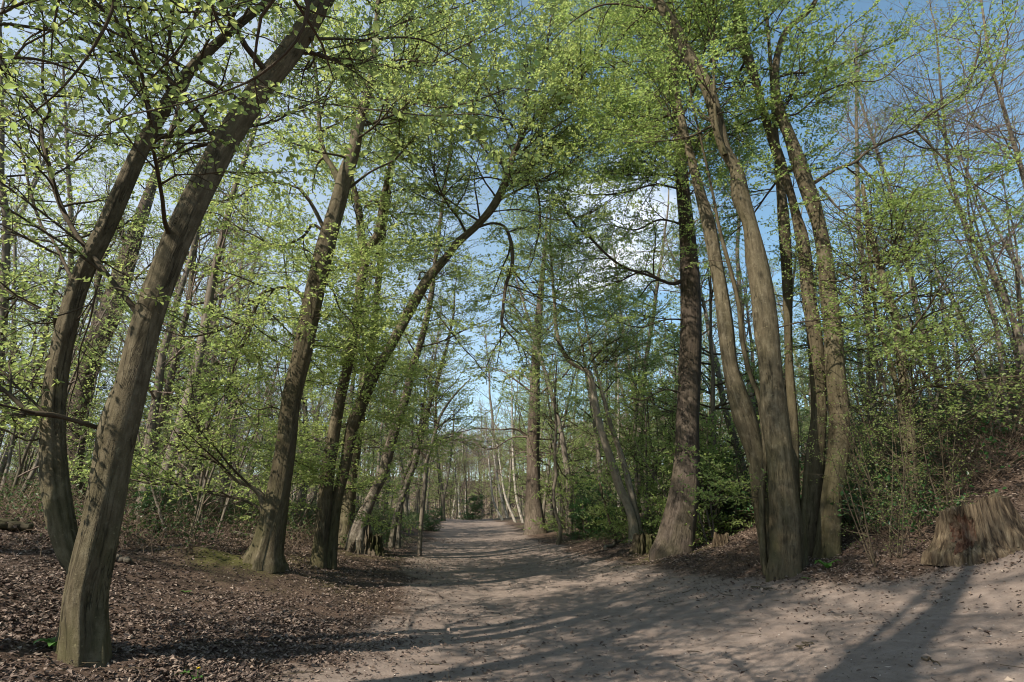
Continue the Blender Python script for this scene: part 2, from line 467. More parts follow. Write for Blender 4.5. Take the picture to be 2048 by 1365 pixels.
def spawn(rng, P, R0, per_m, f0, f1, l0, l1, ang, K, up=.0, wob=.12, rr=.6, taper=.55, flat=.25, maxn=60):
    """side shoots along many parents, two-ranked like hornbeam sprays"""
    N = len(P)
    if N == 0: return np.zeros((0, K, 3)), np.zeros((0, K))
    Ln = np.linalg.norm(np.diff(P, axis=1), axis=2).sum(1)
    m = int(min(maxn, max(1, math.ceil(Ln.max() * per_m))))
    j = np.arange(m)[None]
    f = f0 + (f1 - f0) * (j + rng.random((N, m))) / m
    keep = rng.random((N, m)) < (Ln[:, None] * per_m / m)
    p, t = interp_along(P, f)
    x = np.clip(f, 0, .999) * (R0.shape[1] - 1); k = x.astype(int)
    r = R0[np.arange(N)[:, None], k]
    sgn = np.where((j + rng.integers(0, 2, (N, 1))) % 2 == 0, 1., -1.)[..., None]
    zz = np.array([0, 0, 1.]) + rng.normal(0, flat, (N, m, 3))
    side = norm(np.cross(t, zz)) * sgn
    a = R(ang) * rng.uniform(.7, 1.25, (N, m, 1))
    d = np.cos(a) * t + np.sin(a) * side + rng.normal(0, .12, (N, m, 3))
    d[..., 2] += up
    ln = rng.uniform(l0, l1, (N, m)) * (1 - taper * f)
    sel = keep
    p, d, ln, r = p[sel], norm(d[sel]), ln[sel], r[sel]
    n = len(p); st = (ln / (K - 1))[:, None]
    Q = np.zeros((n, K, 3)); Q[:, 0] = p
    for q in range(1, K):
        d = norm(d + rng.normal(0, wob, (n, 3)) + np.array([0, 0, up * .3]))
        Q[:, q] = Q[:, q - 1] + d * st
    r0 = np.minimum(r * rr, .004 + ln * .012)
    Rr = r0[:, None] * np.linspace(1, .35, K)[None]
    return Q, np.maximum(Rr, .0012)

def leaf_points(rng, T, per_m, f0=.1, tilt=.4, horiz=True, lx=.7, ly=.8, maxn=30):
    N = len(T)
    Ln = np.linalg.norm(np.diff(T, axis=1), axis=2).sum(1)
    m = int(min(maxn, max(1, math.ceil(Ln.max() * per_m))))
    f = f0 + (1 - f0) * (np.arange(m)[None] + rng.random((N, m))) / m
    keep = rng.random((N, m)) < (Ln[:, None] * per_m / m)
    keep[:, -1] = True
    p, t = interp_along(T, f)
    sgn = np.where((np.arange(m)[None] + rng.integers(0, 2, (N, 1))) % 2 == 0, 1., -1.)[..., None]
    zz = np.array([0, 0, 1.]) + rng.normal(0, tilt, (N, m, 3))
    side = norm(np.cross(t, zz)) * sgn
    d = norm(lx * t + ly * side + rng.normal(0, .25, (N, m, 3)))
    nn = norm(zz + rng.normal(0, tilt * .6, (N, m, 3)))
    return p[keep], d[keep], nn[keep]

def grow(rng, p, d, Ln, n, up=.05, wob=.12):
    d = np.asarray(d, float); d = d / np.linalg.norm(d)
    Q = [np.asarray(p, float)]
    for _ in range(n - 1):
        d = d + rng.normal(0, wob, 3) + np.array([0, 0, up]); d /= np.linalg.norm(d)
        Q.append(Q[-1] + d * Ln / (n - 1))
    return np.array(Q)

# ------------------------------------------------------------------ ground and path
edge_l = [(650, 1365), (745, 1290), (812, 1215), (822, 1160), (838, 1115), (866, 1085), (882, 1060), (893, 1042)]
edge_r = [(990, 1042), (1036, 1065), (1100, 1093), (1180, 1118), (1330, 1152), (1450, 1160), (1560, 1166), (1690, 1170), (1800, 1156), (1900, 1135), (2040, 1090)]
PL = [at(*p)[:2] for p in edge_l]; PR = [at(*p)[:2] for p in edge_r]
far_l = PL[-1]; far_r = PR[0]
POLY = np.array([(-4.5, -30), (-2.4, 0), (-2.0, 4.5)] + [tuple(p) for p in PL] +
                [(far_l[0] - 2.6, far_l[1] + 22), (far_r[0] - 2.6, far_r[1] + 22)] + [tuple(p) for p in PR] +
                [(PR[-1][0] + 5, PR[-1][1] + 2.5), (PR[-1][0] + 9, PR[-1][1] - 1), (8, 2), (5, -6), (4.5, -30)])

def path_sd(p):
    """signed distance to the path outline, negative on the path"""
    p = np.asarray(p, float); a = POLY; b = np.roll(POLY, -1, 0)
    d = np.full(p.shape[:-1], 1e9); ins = np.zeros(p.shape[:-1], bool)
    for q, w in zip(a, b):
        e = w - q; t = np.clip(((p - q) @ e) / (e @ e), 0, 1)
        d = np.minimum(d, np.linalg.norm(p - (q + t[..., None] * e), axis=-1))
        c = ((q[1] > p[..., 1]) != (w[1] > p[..., 1]))
        with np.errstate(divide='ignore', invalid='ignore'):
            xi = (w[0] - q[0]) * (p[..., 1] - q[1]) / (w[1] - q[1] + 1e-12) + q[0]
        ins ^= c & (p[..., 0] < xi)
    return np.where(ins, -d, d)

def axis(segs):
    v = []
    for a, b, s in segs: v += list(np.arange(a, b - 1e-6, s))
    v.append(segs[-1][1]); return np.array(v)
gx = axis([(-160, -40, 8), (-40, -14, 1.0), (-14, -8, .3), (-8, -5, .1), (-5, 5.5, .05), (5.5, 8, .1), (8, 14, .25), (14, 40, 1.0), (40, 160, 8)])
gy = axis([(-40, 0, 2), (0, 4, .4), (4, 8, .05), (8, 14, .1), (14, 26, .2), (26, 60, .6), (60, 120, 3), (120, 260, 10)])
GX, GY = np.meshgrid(gx, gy)
GP = np.stack([GX, GY], -1)
sd = path_sd(GP)
sdn = sd + .35 * vnoise(GP, .8, 7) + .2 * vnoise(GP, 2.3, 8)
GZ = terrain(GX, GY)
lit = np.clip((sdn + .45) / 1.3, 0, 1)
GZ = GZ + .012 * (1 - lit) * vnoise(GP, 1.6, 20) + (1 - lit) * (.006 * vnoise(GP, 4.5, 21) - .010 * np.clip(vnoise(GP, 2.7, 26) - .25, 0, 1) + .005 * vnoise(GP, 11, 27)) + lit * (.03 * vnoise(GP, 2.5, 22) + .018 * vnoise(GP, 7, 23))
nx, ny = len(gx), len(gy)
GV = np.stack([GX, GY, GZ], -1).reshape(-1, 3)
ii = (np.arange(ny - 1)[:, None] * nx + np.arange(nx - 1)[None]).ravel()
GF = np.stack([ii, ii + 1, ii + 1 + nx, ii + nx], -1)
moss = np.zeros(len(GV))
for (mx_, my_, rx, ry) in [(-4.6, 11.0, 2.2, 1.0)]:
    moss = np.maximum(moss, np.exp(-(((GV[:, 0] - mx_) / rx) ** 2 + ((GV[:, 1] - my_) / ry) ** 2)))
for q, r_ in (((660, 1128), 1.3), ((750, 1108), 1.6), ((1330, 1112), 1.5), ((540, 1128), .8)):
    c = at(*q); moss = np.maximum(moss, .9 * np.exp(-(((GV[:, 0] - c[0]) / r_) ** 2 + ((GV[:, 1] - c[1]) / r_) ** 2)))
moss = moss * (.6 + .6 * vnoise(GV[:, :2], 2.2, 31))
grn = np.clip((GV[:, 1] - 15) / 8, 0, 1) * np.clip((75 - GV[:, 1]) / 15, 0, 1) * np.clip(sdn.ravel() / 1.0, 0, 1) * (.35 + .5 * vnoise(GV[:, :2], .5, 33))

m = NT('woodland_ground')
gpos = m.n('NewGeometry').outputs['Position']
n1 = m.noise(gpos, .7, 5, .6); n2 = m.noise(gpos, 5, 6, .65); n3 = m.noise(gpos, 38, 4, .7); n4 = m.noise(gpos, 140, 2, .6)
dirt = m.ramp(n2, [(.3, (.155, .119, .099, 1)), (.55, (.225, .178, .150, 1)), (.75, (.285, .232, .198, 1))])
dirt = m.mix(m.rng(n1, .35, .68, 0, .5), dirt, (.17, .132, .112, 1))
dirt = m.mix(m.rng(n3, .60, .70, 0, .7), dirt, (.13, .092, .068, 1))
dirt = m.mix(m.rng(n4, .66, .74, 0, .6), dirt, (.46, .40, .35, 1))
lt = m.ramp(n3, [(.3, (.032, .021, .015, 1)), (.5, (.09, .062, .047, 1)), (.72, (.18, .132, .10, 1))])
lt = m.mix(m.rng(n2, .35, .7, 0, .5), lt, (.06, .040, .030, 1))
fac = m.attr('litter', 'Fac')
fac = m.rng(m.math('ADD', fac, m.math('MULTIPLY', m.math('SUBTRACT', n2, .5), 1.1)), .3, .6)
col = m.mix(fac, dirt, lt)
gm = m.attr('green', 'Fac')
col = m.mix(m.rng(m.math('ADD', gm, m.math('SUBTRACT', n2, .5)), .2, .55, 0, .7), col, (.07, .095, .035, 1))
mm = m.attr('moss', 'Fac')
col = m.mix(m.rng(m.math('ADD', mm, m.math('MULTIPLY', m.math('SUBTRACT', n3, .5), 2.2)), .3, .8, 0, .85), col, (.085, .085, .026, 1))
h = m.math('ADD', m.math('MULTIPLY', n2, .7), m.math('ADD', m.math('MULTIPLY', n3, .45), m.math('MULTIPLY', n4, .12)))
M['ground'] = m.done(m.bsdf(col, .95, m.bump(h, .8, .03), .1))

fa = dict(litter=lit.ravel(), moss=np.clip(moss, 0, 1), green=np.clip(grn, 0, 1))
fc = sdn.ravel()[GF].mean(1)
for name, sel in (('path', fc < 0.0), ('ground', fc >= 0.0)):
    F = GF[sel]; u, inv = np.unique(F, return_inverse=True)
    me = mesh_np(name, GV[u], inv.reshape(-1, 4), None, [M['ground']], fattrs={k: v[u] for k, v in fa.items()})
    tag(link(name, me), kind='structure')

# ------------------------------------------------------------------ trees
def crown_from(rng, acc, limbs, lr, lv, mats_i=(0, 1)):
    """limbs: list of (pts, radii). Adds side branches, twigs and leaves to acc."""
    if not limbs: return
    K0 = 12
    P = np.stack([catmull(p, K0) for p, r in limbs]); Rr = np.stack([np.interp(np.linspace(0, 1, K0), np.linspace(0, 1, len(r)), r) for p, r in limbs])
    S, SR = spawn(rng, P, Rr, lv.get('sec', 3.2), lv.get('f0', .12), 1., lv.get('s0', .9), lv.get('s1', 2.2), 55, 7, lv.get('sup', .05), .13, .6, .5, lv.get('flat', .3))
    Tw, TR = spawn(rng, S, SR, lv.get('tw', 7), .1, 1., lv.get('t0', .2), lv.get('t1', .6), 48, 4, lv.get('tup', 0.), .16, .6, .35, .25)
    V, F = tubes(S, SR, 4); acc.add(V, F, mats_i[0], V)
    V, F = tubes(Tw, TR, 3); acc.add(V, F, mats_i[0], V)
    if lv.get('lf', 16) > 0:
        allp = []
        for T, dens in ((Tw, lv.get('lf', 16)), (S, lv.get('lf', 16) * .35)):
            if len(T): allp.append(leaf_points(rng, T, dens, .15 if T is Tw else .4, lv.get('tilt', .42)))
        p = np.concatenate([a[0] for a in allp]); d = np.concatenate([a[1] for a in allp]); nn = np.concatenate([a[2] for a in allp])
        if lv.get('patch', 0):
            keep = vnoise(p, lv.get('pscale', .9), 77) > lv['patch'] - 1 + rng.uniform(-.35, .35, len(p))
            p, d, nn = p[keep], d[keep], nn[keep]
        ln = rng.uniform(.7, 1.25, len(p)) * lv.get('ls', .062)
        V, F = leaves(p, d, nn, ln, ln * lv.get('lw', .6), lv.get('detail', False), rng)
        acc.add(V, F, mats_i[1], None, False)

def px_path(pts, Y, dy=0., zbase=None):
    """polyline given as photo pixels + pixel width on the upright plane through depth Y (leaning dy per metre of height)"""
    out = []
    for k, q in enumerate(pts):
        x, y = q[:2]; w = q[2] if len(q) > 2 else 6
        Yk = Y + (q[3] if len(q) > 3 else 0)
        p, t = on_plane(x, y, Yk)
        if dy:
            p, t = on_plane(x, y, Yk + dy * max(0, p[2] - (zbase or 0)))
        a = pts[max(0, k - 1)]; b = pts[min(len(pts) - 1, k + 1)]
        sl = abs(b[1] - a[1]) / max(1e-6, math.hypot(b[0] - a[0], b[1] - a[1]))
        out.append([*p, w * .5 / FPX * t * max(.55, sl)])
    return np.array(out)

def make_tree(kind, label, stems, bark_m, leaf_m, seed, branches=(), ext=4.0, limbs=14, limb_h=(.45, 1.), limb_l=(1.8, 4.),
              lv=None, epi=0, epi_h=(.1, .6), base=None, flute=.07, flare=.5, group=None, cat='tree', sides=26, limb_up=.06, azim=None, twig_m='twig', dy=0., aim=None):
    """stems and branches are pixel polylines; limbs beyond those are grown"""
    rng = rngs(seed); lv = lv or {}
    if isinstance(stems[0], np.ndarray): g = stems[0][0, :3].copy()
    else: g = at(*(base if base is not None else stems[0][0][:2]))
    Y = g[1]
    root = link(kind, None, None, g); tag(root, label, cat, group)
    crown = Acc(); allimbs = []
    for si, st in enumerate(stems):
        pts = np.array(st, float) if isinstance(st, np.ndarray) else px_path(st, Y, dy, g[2])
        # run the foot into the ground and the top on beyond the frame
        foot = pts[0].copy()
        gz = float(terrain(foot[0], foot[1])) - .12
        if foot[2] - gz < 1.6 and foot[2] > gz:
            foot[2] = gz; pts = np.vstack([foot, pts])
        if ext and pts[-1, 2] > 5 or (ext and lv.get('always_ext')):
            d = norm(pts[-1, :3] - pts[-2, :3]); d = norm(d + np.array([0, 0, .25])); q = pts[-1, :3]; r = pts[-1, 3]
            e = grow(rng, q, d, ext, 6, .12, .06)[1:]
            pts = np.vstack([pts, np.column_stack([e, r * np.linspace(.85, .15, 5)])])
        n = max(8, int(plen(pts[:, :3]) / .09))
        c = catmull(pts, min(n, 170)); c[:, 3] = np.maximum(c[:, 3], .006)
        V, F, bk = tube(c[:, :3], c[:, 3], sides if c[:, 3].max() > .08 else 12, flute, flare if si == 0 or foot[2] - g[2] < .6 else 0, seed * 3 + si, np.array([0, 1., 0]))
        A = Acc(); A.add(V, F, 0, bk)
        link('trunk', A.mesh(kind + '_trunk', [M[bark_m]], g), root)
        # grown limbs
        H = c[:, 2]; z0, z1 = H[0], H[-1]
        nl = limbs if not hasattr(limbs, '__len__') else limbs[si]
        for k in range(nl):
            f = rng.uniform(*limb_h); idx = min(len(c) - 2, int(np.searchsorted(H, z0 + (z1 - z0) * f)))
            az = rng.uniform(0, 2 * np.pi) if azim is None else R(rng.uniform(*azim))
            el = rng.uniform(.05, .9)
            d = np.array([math.cos(az) * math.cos(el), math.sin(az) * math.cos(el), math.sin(el)])
            if aim is not None: d = d + np.asarray(aim)
            Ln = rng.uniform(*limb_l) * (1.15 - .5 * f)
            r0 = min(c[idx, 3] * .4, .010 + .008 * Ln)
            q = grow(rng, c[idx, :3], d, Ln, 9, limb_up * rng.uniform(-.5, 1.2), .13)
            rr = np.linspace(r0, .005, 9); allimbs.append((q, rr))
            V, F, bk = tube(q, rr, 6, 0, 0, k); crown.add(V, F, 0, bk)
        for k in range(epi if si == 0 else epi // 2):
            f = rng.uniform(*epi_h); idx = min(len(c) - 2, int(np.searchsorted(H, z0 + (z1 - z0) * f)))
            az = rng.uniform(0, 2 * np.pi); d = np.array([math.cos(az), math.sin(az), rng.uniform(-.1, .3)])
            Ln = rng.uniform(.7, 2.0)
            q = grow(rng, c[idx, :3], d, Ln, 7, -.02, .12); rr = np.linspace(.011, .004, 7); allimbs.append((q, rr))
            V, F, bk = tube(q, rr, 5, 0, 0, k); crown.add(V, F, 0, bk)
    for bi, br in enumerate(branches):
        pts = np.array(br, float) if isinstance(br, np.ndarray) else px_path(br, Y, dy, g[2])
        e = grow(rng, pts[-1, :3], pts[-1, :3] - pts[-2, :3], .8, 4, .0, .15)[1:]
        pts = np.vstack([pts, np.column_stack([e, pts[-1, 3] * np.linspace(.8, .35, 3)])])
        # wander out of the plane a little, as real limbs do
        w = np.cumsum(rng.normal(0, .10, len(pts))) * np.linspace(0, 1, len(pts))
        ctr = np.array([0, 0, CAMZ]); dirn = norm(pts[:, :3] - ctr); pts[:, :3] += dirn * w[:, None]
        n = max(8, int(plen(pts[:, :3]) / .08)); c = catmull(pts, min(n, 90)); c[:, 3] = np.maximum(c[:, 3], .004)
        V, F, bk = tube(c[:, :3], c[:, 3], 10, .05, 0, seed * 5 + bi, None, .08)
        A = Acc(); A.add(V, F, 0, bk)
        link('branch', A.mesh(kind + '_branch', [M[bark_m] if c[0, 3] > .05 else M[twig_m]], g), root)
        allimbs.append((c[:, :3], c[:, 3]))
    crown_from(rng, crown, allimbs, None, lv)
    if crown.n:
        link('crown', crown.mesh(kind + '_crown', [M[twig_m], M[leaf_m]], g), root)
    return root

# ---- the leaning two-stemmed tree at the left front
LV1 = dict(sec=4.2, s0=.8, s1=2.0, tw=9, t0=.2, t1=.5, lf=17, ls=.054, detail=True, tilt=.5)
make_tree('hornbeam_tree', 'big leaning hornbeam at the front left with a second stem forking off near its foot',
    [[(168, 1318, 70), (168, 1290, 69), (170, 1200, 71), (190, 1100, 72), (213, 1000, 66), (233, 900, 61), (257, 800, 60), (296, 640, 56), (330, 540, 57), (366, 450, 58), (441, 300, 56), (520, 180, 54), (582, 100, 52), (645, 0, 45)],
     [(160, 1160, 38, .05), (140, 1110, 40, .08), (122, 1040, 46, .1), (110, 950, 46, .1), (107, 850, 42, .1), (113, 760, 42, .1), (135, 650, 40, .1), (166, 550, 40, .1), (215, 450, 40, .1), (282, 300, 34, .1), (340, 200, 31, .1), (390, 130, 29, .1), (465, 60, 26, .1), (538, 0, 22, .1)],
     [(163, 1120, 22, -.03), (180, 1020, 22, -.03), (197, 930, 22, -.03), (209, 860, 24, -.03), (226, 800, 20, -.01), (250, 740, 12, 0)]],
    'hornbeam_bark', 'leaf', 11,
    branches=[[(200, 857, 18), (150, 842, 16, -.2), (100, 828, 16, -.4), (60, 825, 15, -.5), (30, 800, 14, -.55), (0, 775, 13, -.6), (-60, 740, 9, -.6)],
              [(285, 642, 16), (262, 610, 14), (230, 570, 13), (195, 525, 12), (160, 480, 11), (130, 430, 11), (110, 380, 10), (90, 300, 9), (82, 250, 8), (100, 225, 6), (85, 170, 5), (88, 60, 4), (80, 0, 3)],
              [(82, 250, 7), (102, 230, 6), (140, 262, 6), (180, 272, 6), (240, 265, 5), (290, 250, 5), (312, 244, 4)],
              [(340, 468, 12, -.1), (330, 445, 9, -.3), (325, 400, 8, -.6), (315, 340, 8, -1), (308, 288, 7, -1.3), (340, 265, 6, -1.5), (380, 225, 6, -1.7), (440, 178, 5, -1.9), (470, 165, 5, -2.), (530, 175, 4, -2.2), (600, 200, 3, -2.3), (680, 212, 2.5, -2.4), (790, 225, 2, -2.5)],
              [(112, 655, 9, .1), (103, 625, 8), (68, 614, 6), (34, 593, 6), (0, 573, 5)],
              [(108, 645, 7, .1), (78, 648, 6), (51, 638, 5), (0, 614, 4)],
              [(150, 572, 9, .1), (130, 530, 7, .3), (105, 480, 6, .5), (82, 450, 6, .6), (60, 380, 5, .7), (40, 290, 4, .8), (15, 230, 3, .9)],
              [(100, 770, 7, .1), (70, 766, 5), (40, 757, 5), (-10, 745, 4)],
              [(92, 872, 9, .1), (65, 882, 8), (42, 878, 6), (12, 860, 5), (-20, 850, 4)],
              [(308, 288, 7, -1.3), (300, 220, 5, -1.4), (240, 140, 4, -1.5), (190, 70, 4, -1.6), (150, 0, 3, -1.7)],
              [(620, 78, 14, 0), (680, 78, 9, .2), (740, 80, 8, .5), (800, 75, 7, .8), (850, 82, 6, 1.), (890, 105, 4, 1.2)],
              [(205, 540, 6, .1), (190, 590, 5), (180, 640, 4), (160, 700, 3)]],
    ext=2.0, limbs=(14, 13, 0), limb_h=(.52, 1.), limb_l=(1.8, 4.0), lv=LV1, epi=0, flare=.24, flute=.10, sides=56, aim=(-.35, -.05, 0))

# ---- the three trees of the left row
LV2 = dict(sec=4.8, s0=.8, s1=2.3, tw=10, t0=.2, t1=.6, lf=24, ls=.068, tilt=.45)
make_tree('hornbeam_tree', 'stout hornbeam on the left with a low limb reaching left from its foot',
    [[(525, 1130, 70), (530, 1105, 58), (543, 1050, 52), (562, 950, 42), (573, 880, 38), (583, 800, 37), (606, 700, 37), (626, 600, 38), (650, 500, 37), (664, 450, 34), (678, 400, 32), (692, 348, 32), (708, 300, 26), (716, 260, 22), (730, 210, 18), (745, 140, 15), (752, 70, 12), (757, 0, 9)]],
    'hornbeam_bark', 'leaf', 12,
    branches=[[(612, 610, 12), (600, 588, 11), (575, 575, 11), (550, 579, 10), (525, 586, 10), (513, 610, 9), (503, 632, 8), (478, 646, 7), (440, 660, 7), (390, 673, 6), (355, 670, 5), (322, 655, 4)],
              [(513, 610, 6), (498, 600, 5), (500, 640, 5), (485, 690, 4), (470, 730, 4), (455, 780, 3), (440, 800, 2)],
              [(645, 462, 11), (625, 450, 10), (608, 472, 9), (578, 487, 8), (545, 491, 7), (510, 472, 6), (480, 457, 5), (440, 430, 4)],
              [(649, 460, 9), (625, 412, 8), (598, 378, 7), (547, 366, 7), (506, 373, 6), (478, 393, 5), (437, 403, 4), (400, 395, 3)],
              [(532, 1030, 20), (524, 995, 17), (506, 976, 15), (472, 961, 13), (441, 931, 11), (410, 902, 9), (398, 870, 6), (390, 850, 5)],
              [(530, 1030, 14), (514, 1014, 11), (478, 998, 9), (427, 988, 8), (370, 970, 7), (310, 969, 6), (256, 958, 5)],
              [(680, 365, 18), (665, 335, 13), (650, 310, 11), (640, 265, 9), (636, 200, 8), (630, 130, 7), (620, 60, 5)],
              [(745, 140, 9), (800, 120, 7, -.3), (860, 125, 6, -.6), (920, 95, 5, -.9), (990, 60, 4, -1.2)],
              [(733, 195, 9), (800, 200, 7, -.3), (870, 215, 6, -.6), (940, 205, 5, -.9), (1010, 180, 4, -1.2)],
              [(752, 70, 8), (820, 40, 7, .2), (900, 20, 6, .4), (980, -10, 4, .6)],
              [(720, 240, 8), (770, 250, 6, .5), (830, 235, 5, 1.), (890, 260, 4, 1.5)],
              [(700, 375, 9, .2), (740, 345, 7, .4), (780, 325, 6, .6), (800, 310, 4, .7)],
              [(583, 830, 6), (545, 815, 5), (510, 820, 4), (480, 800, 3)],
              [(640, 560, 6), (665, 580, 5), (680, 620, 4), (700, 640, 3)]],
    ext=5, limbs=34, limb_h=(.42, 1.), limb_l=(1.6, 4.2), lv=LV2, epi=16, epi_h=(.1, .4), flare=.30, flute=.13, aim=(.1, -.1, 0))

make_tree('hornbeam_tree', 'straight dark hornbeam in the left row, beside the arching tree',
    [[(636, 1133, 34), (641, 1090, 29), (655, 950, 27), (662, 900, 27), (671, 850, 24), (682, 790, 22), (694, 740, 20), (705, 680, 19), (714, 630, 19), (721, 570, 19), (730, 518, 19), (722, 465, 16), (716, 410, 13), (706, 370, 10), (700, 330, 7), (702, 280, 5)],
     [(728, 520, 14), (742, 490, 18), (757, 465, 18), (765, 410, 13), (775, 359, 11), (785, 320, 9), (798, 270, 7), (808, 210, 5)]],
    'hornbeam_bark', 'leaf', 13, branches=[[(732, 415, 9), (740, 403, 8), (752, 402, 7), (763, 412, 6)]], ext=3, limbs=(12, 9), limb_h=(.45, 1.), limb_l=(1.3, 2.8), lv=LV2, epi=14, flare=.12, aim=(-.1, 0, 0))

make_tree('hornbeam_tree', 'hornbeam on the left whose long trunk arches rightward over the path',
    [[(656, 1135, 31), (664, 1060, 25), (674, 1000, 22), (690, 930, 22), (699, 880, 24), (708, 843, 27), (732, 785, 27), (752, 745, 22), (776, 702, 22), (801, 655, 23), (838, 587, 25), (860, 552, 25), (890, 518, 22), (917, 484, 22), (953, 452, 20), (988, 410, 20), (1013, 359, 16), (1027, 308, 12), (1038, 285, 10), (1044, 240, 6), (1050, 190, 4)]],
    'hornbeam_bark', 'leaf', 14,
    branches=[[(955, 455, 10), (985, 447, 9), (1010, 455, 8), (1023, 490, 8), (1024, 535, 8), (1012, 570, 7), (1006, 620, 6), (1005, 650, 6), (1030, 680, 4), (1050, 700, 3)],
              [(1025, 540, 5, .1), (1050, 570, 4, .2), (1075, 595, 4, .3), (1120, 610, 3, .4)],
              [(1014, 362, 9), (1050, 362, 7), (1095, 362, 6), (1120, 350, 5), (1150, 320, 4)],
              [(1010, 362, 7), (975, 355, 6), (930, 360, 5), (895, 345, 4), (850, 320, 4), (790, 290, 3)],
              [(1020, 330, 6), (985, 315, 5), (960, 285, 5), (950, 250, 4), (945, 190, 3)],
              [(1070, 362, 5), (1078, 400, 4), (1080, 450, 4), (1070, 500, 3)],
              [(1044, 240, 6), (1060, 180, 5, .2), (1090, 120, 5, .4), (1100, 50, 4, .6), (1120, -10, 3, .8)],
              [(1040, 262, 6), (1090, 230, 5, -.3), (1140, 190, 5, -.6), (1180, 130, 4, -.9), (1210, 80, 3, -1.2)],
              [(1028, 308, 6), (1080, 300, 5, .3), (1130, 280, 4, .6), (1180, 285, 3, .9)],
              [(1040, 270, 6), (1000, 220, 5, -.3), (960, 150, 4, -.6), (940, 90, 4, -.9), (930, 20, 3, -1.2)],
              [(975, 425, 5), (1040, 420, 4, -.4), (1110, 440, 3.5, -.8), (1170, 430, 3, -1.2)],
              [(848, 590, 5, -.1), (862, 610, 4, -.2), (895, 655, 4, -.3), (930, 700, 3, -.4), (950, 720, 3, -.5)],
              [(838, 560, 6), (841, 545, 5), (856, 546, 4)]],
    ext=3.0, limbs=30, limb_h=(.5, 1.), limb_l=(1.6, 4.4), lv=LV2, aim=(.25, -.1, .2), epi=20, epi_h=(.15, .6), flare=.12)

make_tree('hornbeam_tree', 'darker hornbeam trunk standing close behind the arching tree in the left row',
    [[(690, 1095, 32), (698, 1000, 27), (705, 930, 25), (715, 860, 23), (728, 780, 20), (742, 700, 16), (753, 600, 14), (763, 500, 12), (773, 420, 10), (785, 330, 8)]],
    'hornbeam_bark', 'leaf', 15, ext=3, limbs=14, limb_h=(.4, 1.), limb_l=(1.2, 2.6), lv=LV2, epi=10, flare=.15)

# ---- old ivy-free pollard trunk behind the front tree, far left
make_tree('old_tree', 'leaning old trunk standing behind the two-stemmed tree at the front left',
    [[(148, 1005, 40), (149, 900, 36), (162, 790, 38), (188, 700, 42), (222, 620, 45), (250, 530, 36), (283, 430, 26), (318, 330, 15), (350, 240, 9)]],
    'oak_bark', 'leaf_far', 16, branches=[[(225, 620, 18), (200, 590, 14), (195, 550, 10), (205, 520, 7)], [(262, 500, 16), (245, 470, 12), (240, 430, 7)], [(240, 560, 12), (265, 560, 9), (300, 530, 6)]],
    ext=4, limbs=16, limb_h=(.4, 1.), limb_l=(1.4, 3.2), lv=dict(LV2, lf=13), epi=16, flare=.2)

# ---- left row continued
burr_tree = make_tree('leaning_tree', 'leaning tree with silvery banded bark on the left, rising from a swollen knotty foot',
    [[(714, 1080, 36), (720, 1050, 30), (741, 1000, 22), (765, 950, 21), (778, 900, 23), (793, 850, 19), (812, 792, 18), (823, 740, 17), (840, 690, 14), (853, 638, 13), (863, 587, 11), (868, 540, 9), (876, 480, 8), (885, 410, 7), (895, 340, 5)]],
    'banded_bark', 'leaf_far', 17, base=(716, 1104), ext=2.5, limbs=18, limb_h=(.35, 1.), limb_l=(1., 2.6), lv=dict(LV2, lf=12, ls=.05), epi=6)
make_tree('hornbeam_tree', 'thin twin-stemmed tree on the left leaning towards the path beyond the knotty-footed one',
    [[(783, 1094, 13), (792, 1035, 13), (802, 1004, 13), (815, 963, 14), (831, 922, 12), (837, 891, 11), (844, 866, 10), (856, 820, 9), (872, 770, 7), (892, 700, 6), (905, 640, 5)],
     [(796, 1096, 10), (798, 1050, 9), (803, 1000, 9), (806, 963, 8), (812, 945, 7), (822, 925, 6), (834, 890, 5), (840, 850, 5), (848, 800, 4)]],
    'grey_bark', 'leaf_far', 18, ext=2, limbs=(13, 8), limb_h=(.4, 1.), limb_l=(1., 2.6), lv=dict(LV2, lf=12), epi=8, flare=.15)
make_tree('sapling', 'single slender crooked sapling at the left edge of the path',
    [[(838, 1112, 9.5), (843, 1035, 8.5), (849, 983, 8), (852, 932, 7.5), (855, 918, 7.5), (864, 891, 7), (872, 860, 7), (882, 830, 6), (908, 792, 5), (942, 757, 3)]],
    'grey_bark', 'leaf_far', 19, branches=[[(854, 920, 5), (842, 905, 3.5), (838, 880, 3)], [(873, 858, 5), (872, 800, 4), (880, 740, 3)]], ext=0, limbs=7, limb_h=(.6, 1.), limb_l=(.8, 1.8), lv=dict(LV2, lf=11), flare=.2, sides=12)
make_tree('ash_tree', 'slim forked tree beside the left edge where the path tops its rise',
    [[(886, 1043, 9), (885, 994, 8), (880, 960, 6), (876, 920, 5), (872, 880, 4), (868, 830, 3)],
     [(887, 1000, 6), (893, 970, 5.5), (899, 932, 5), (904, 890, 4), (908, 840, 3)]],
    'grey_bark', 'bud', 20, ext=2, limbs=(8, 8), limb_h=(.3, 1.), limb_l=(1.2, 3.2), lv=dict(LV2, lf=6, ls=.07, sec=2, tw=4), sides=10, twig_m='brown_twig')
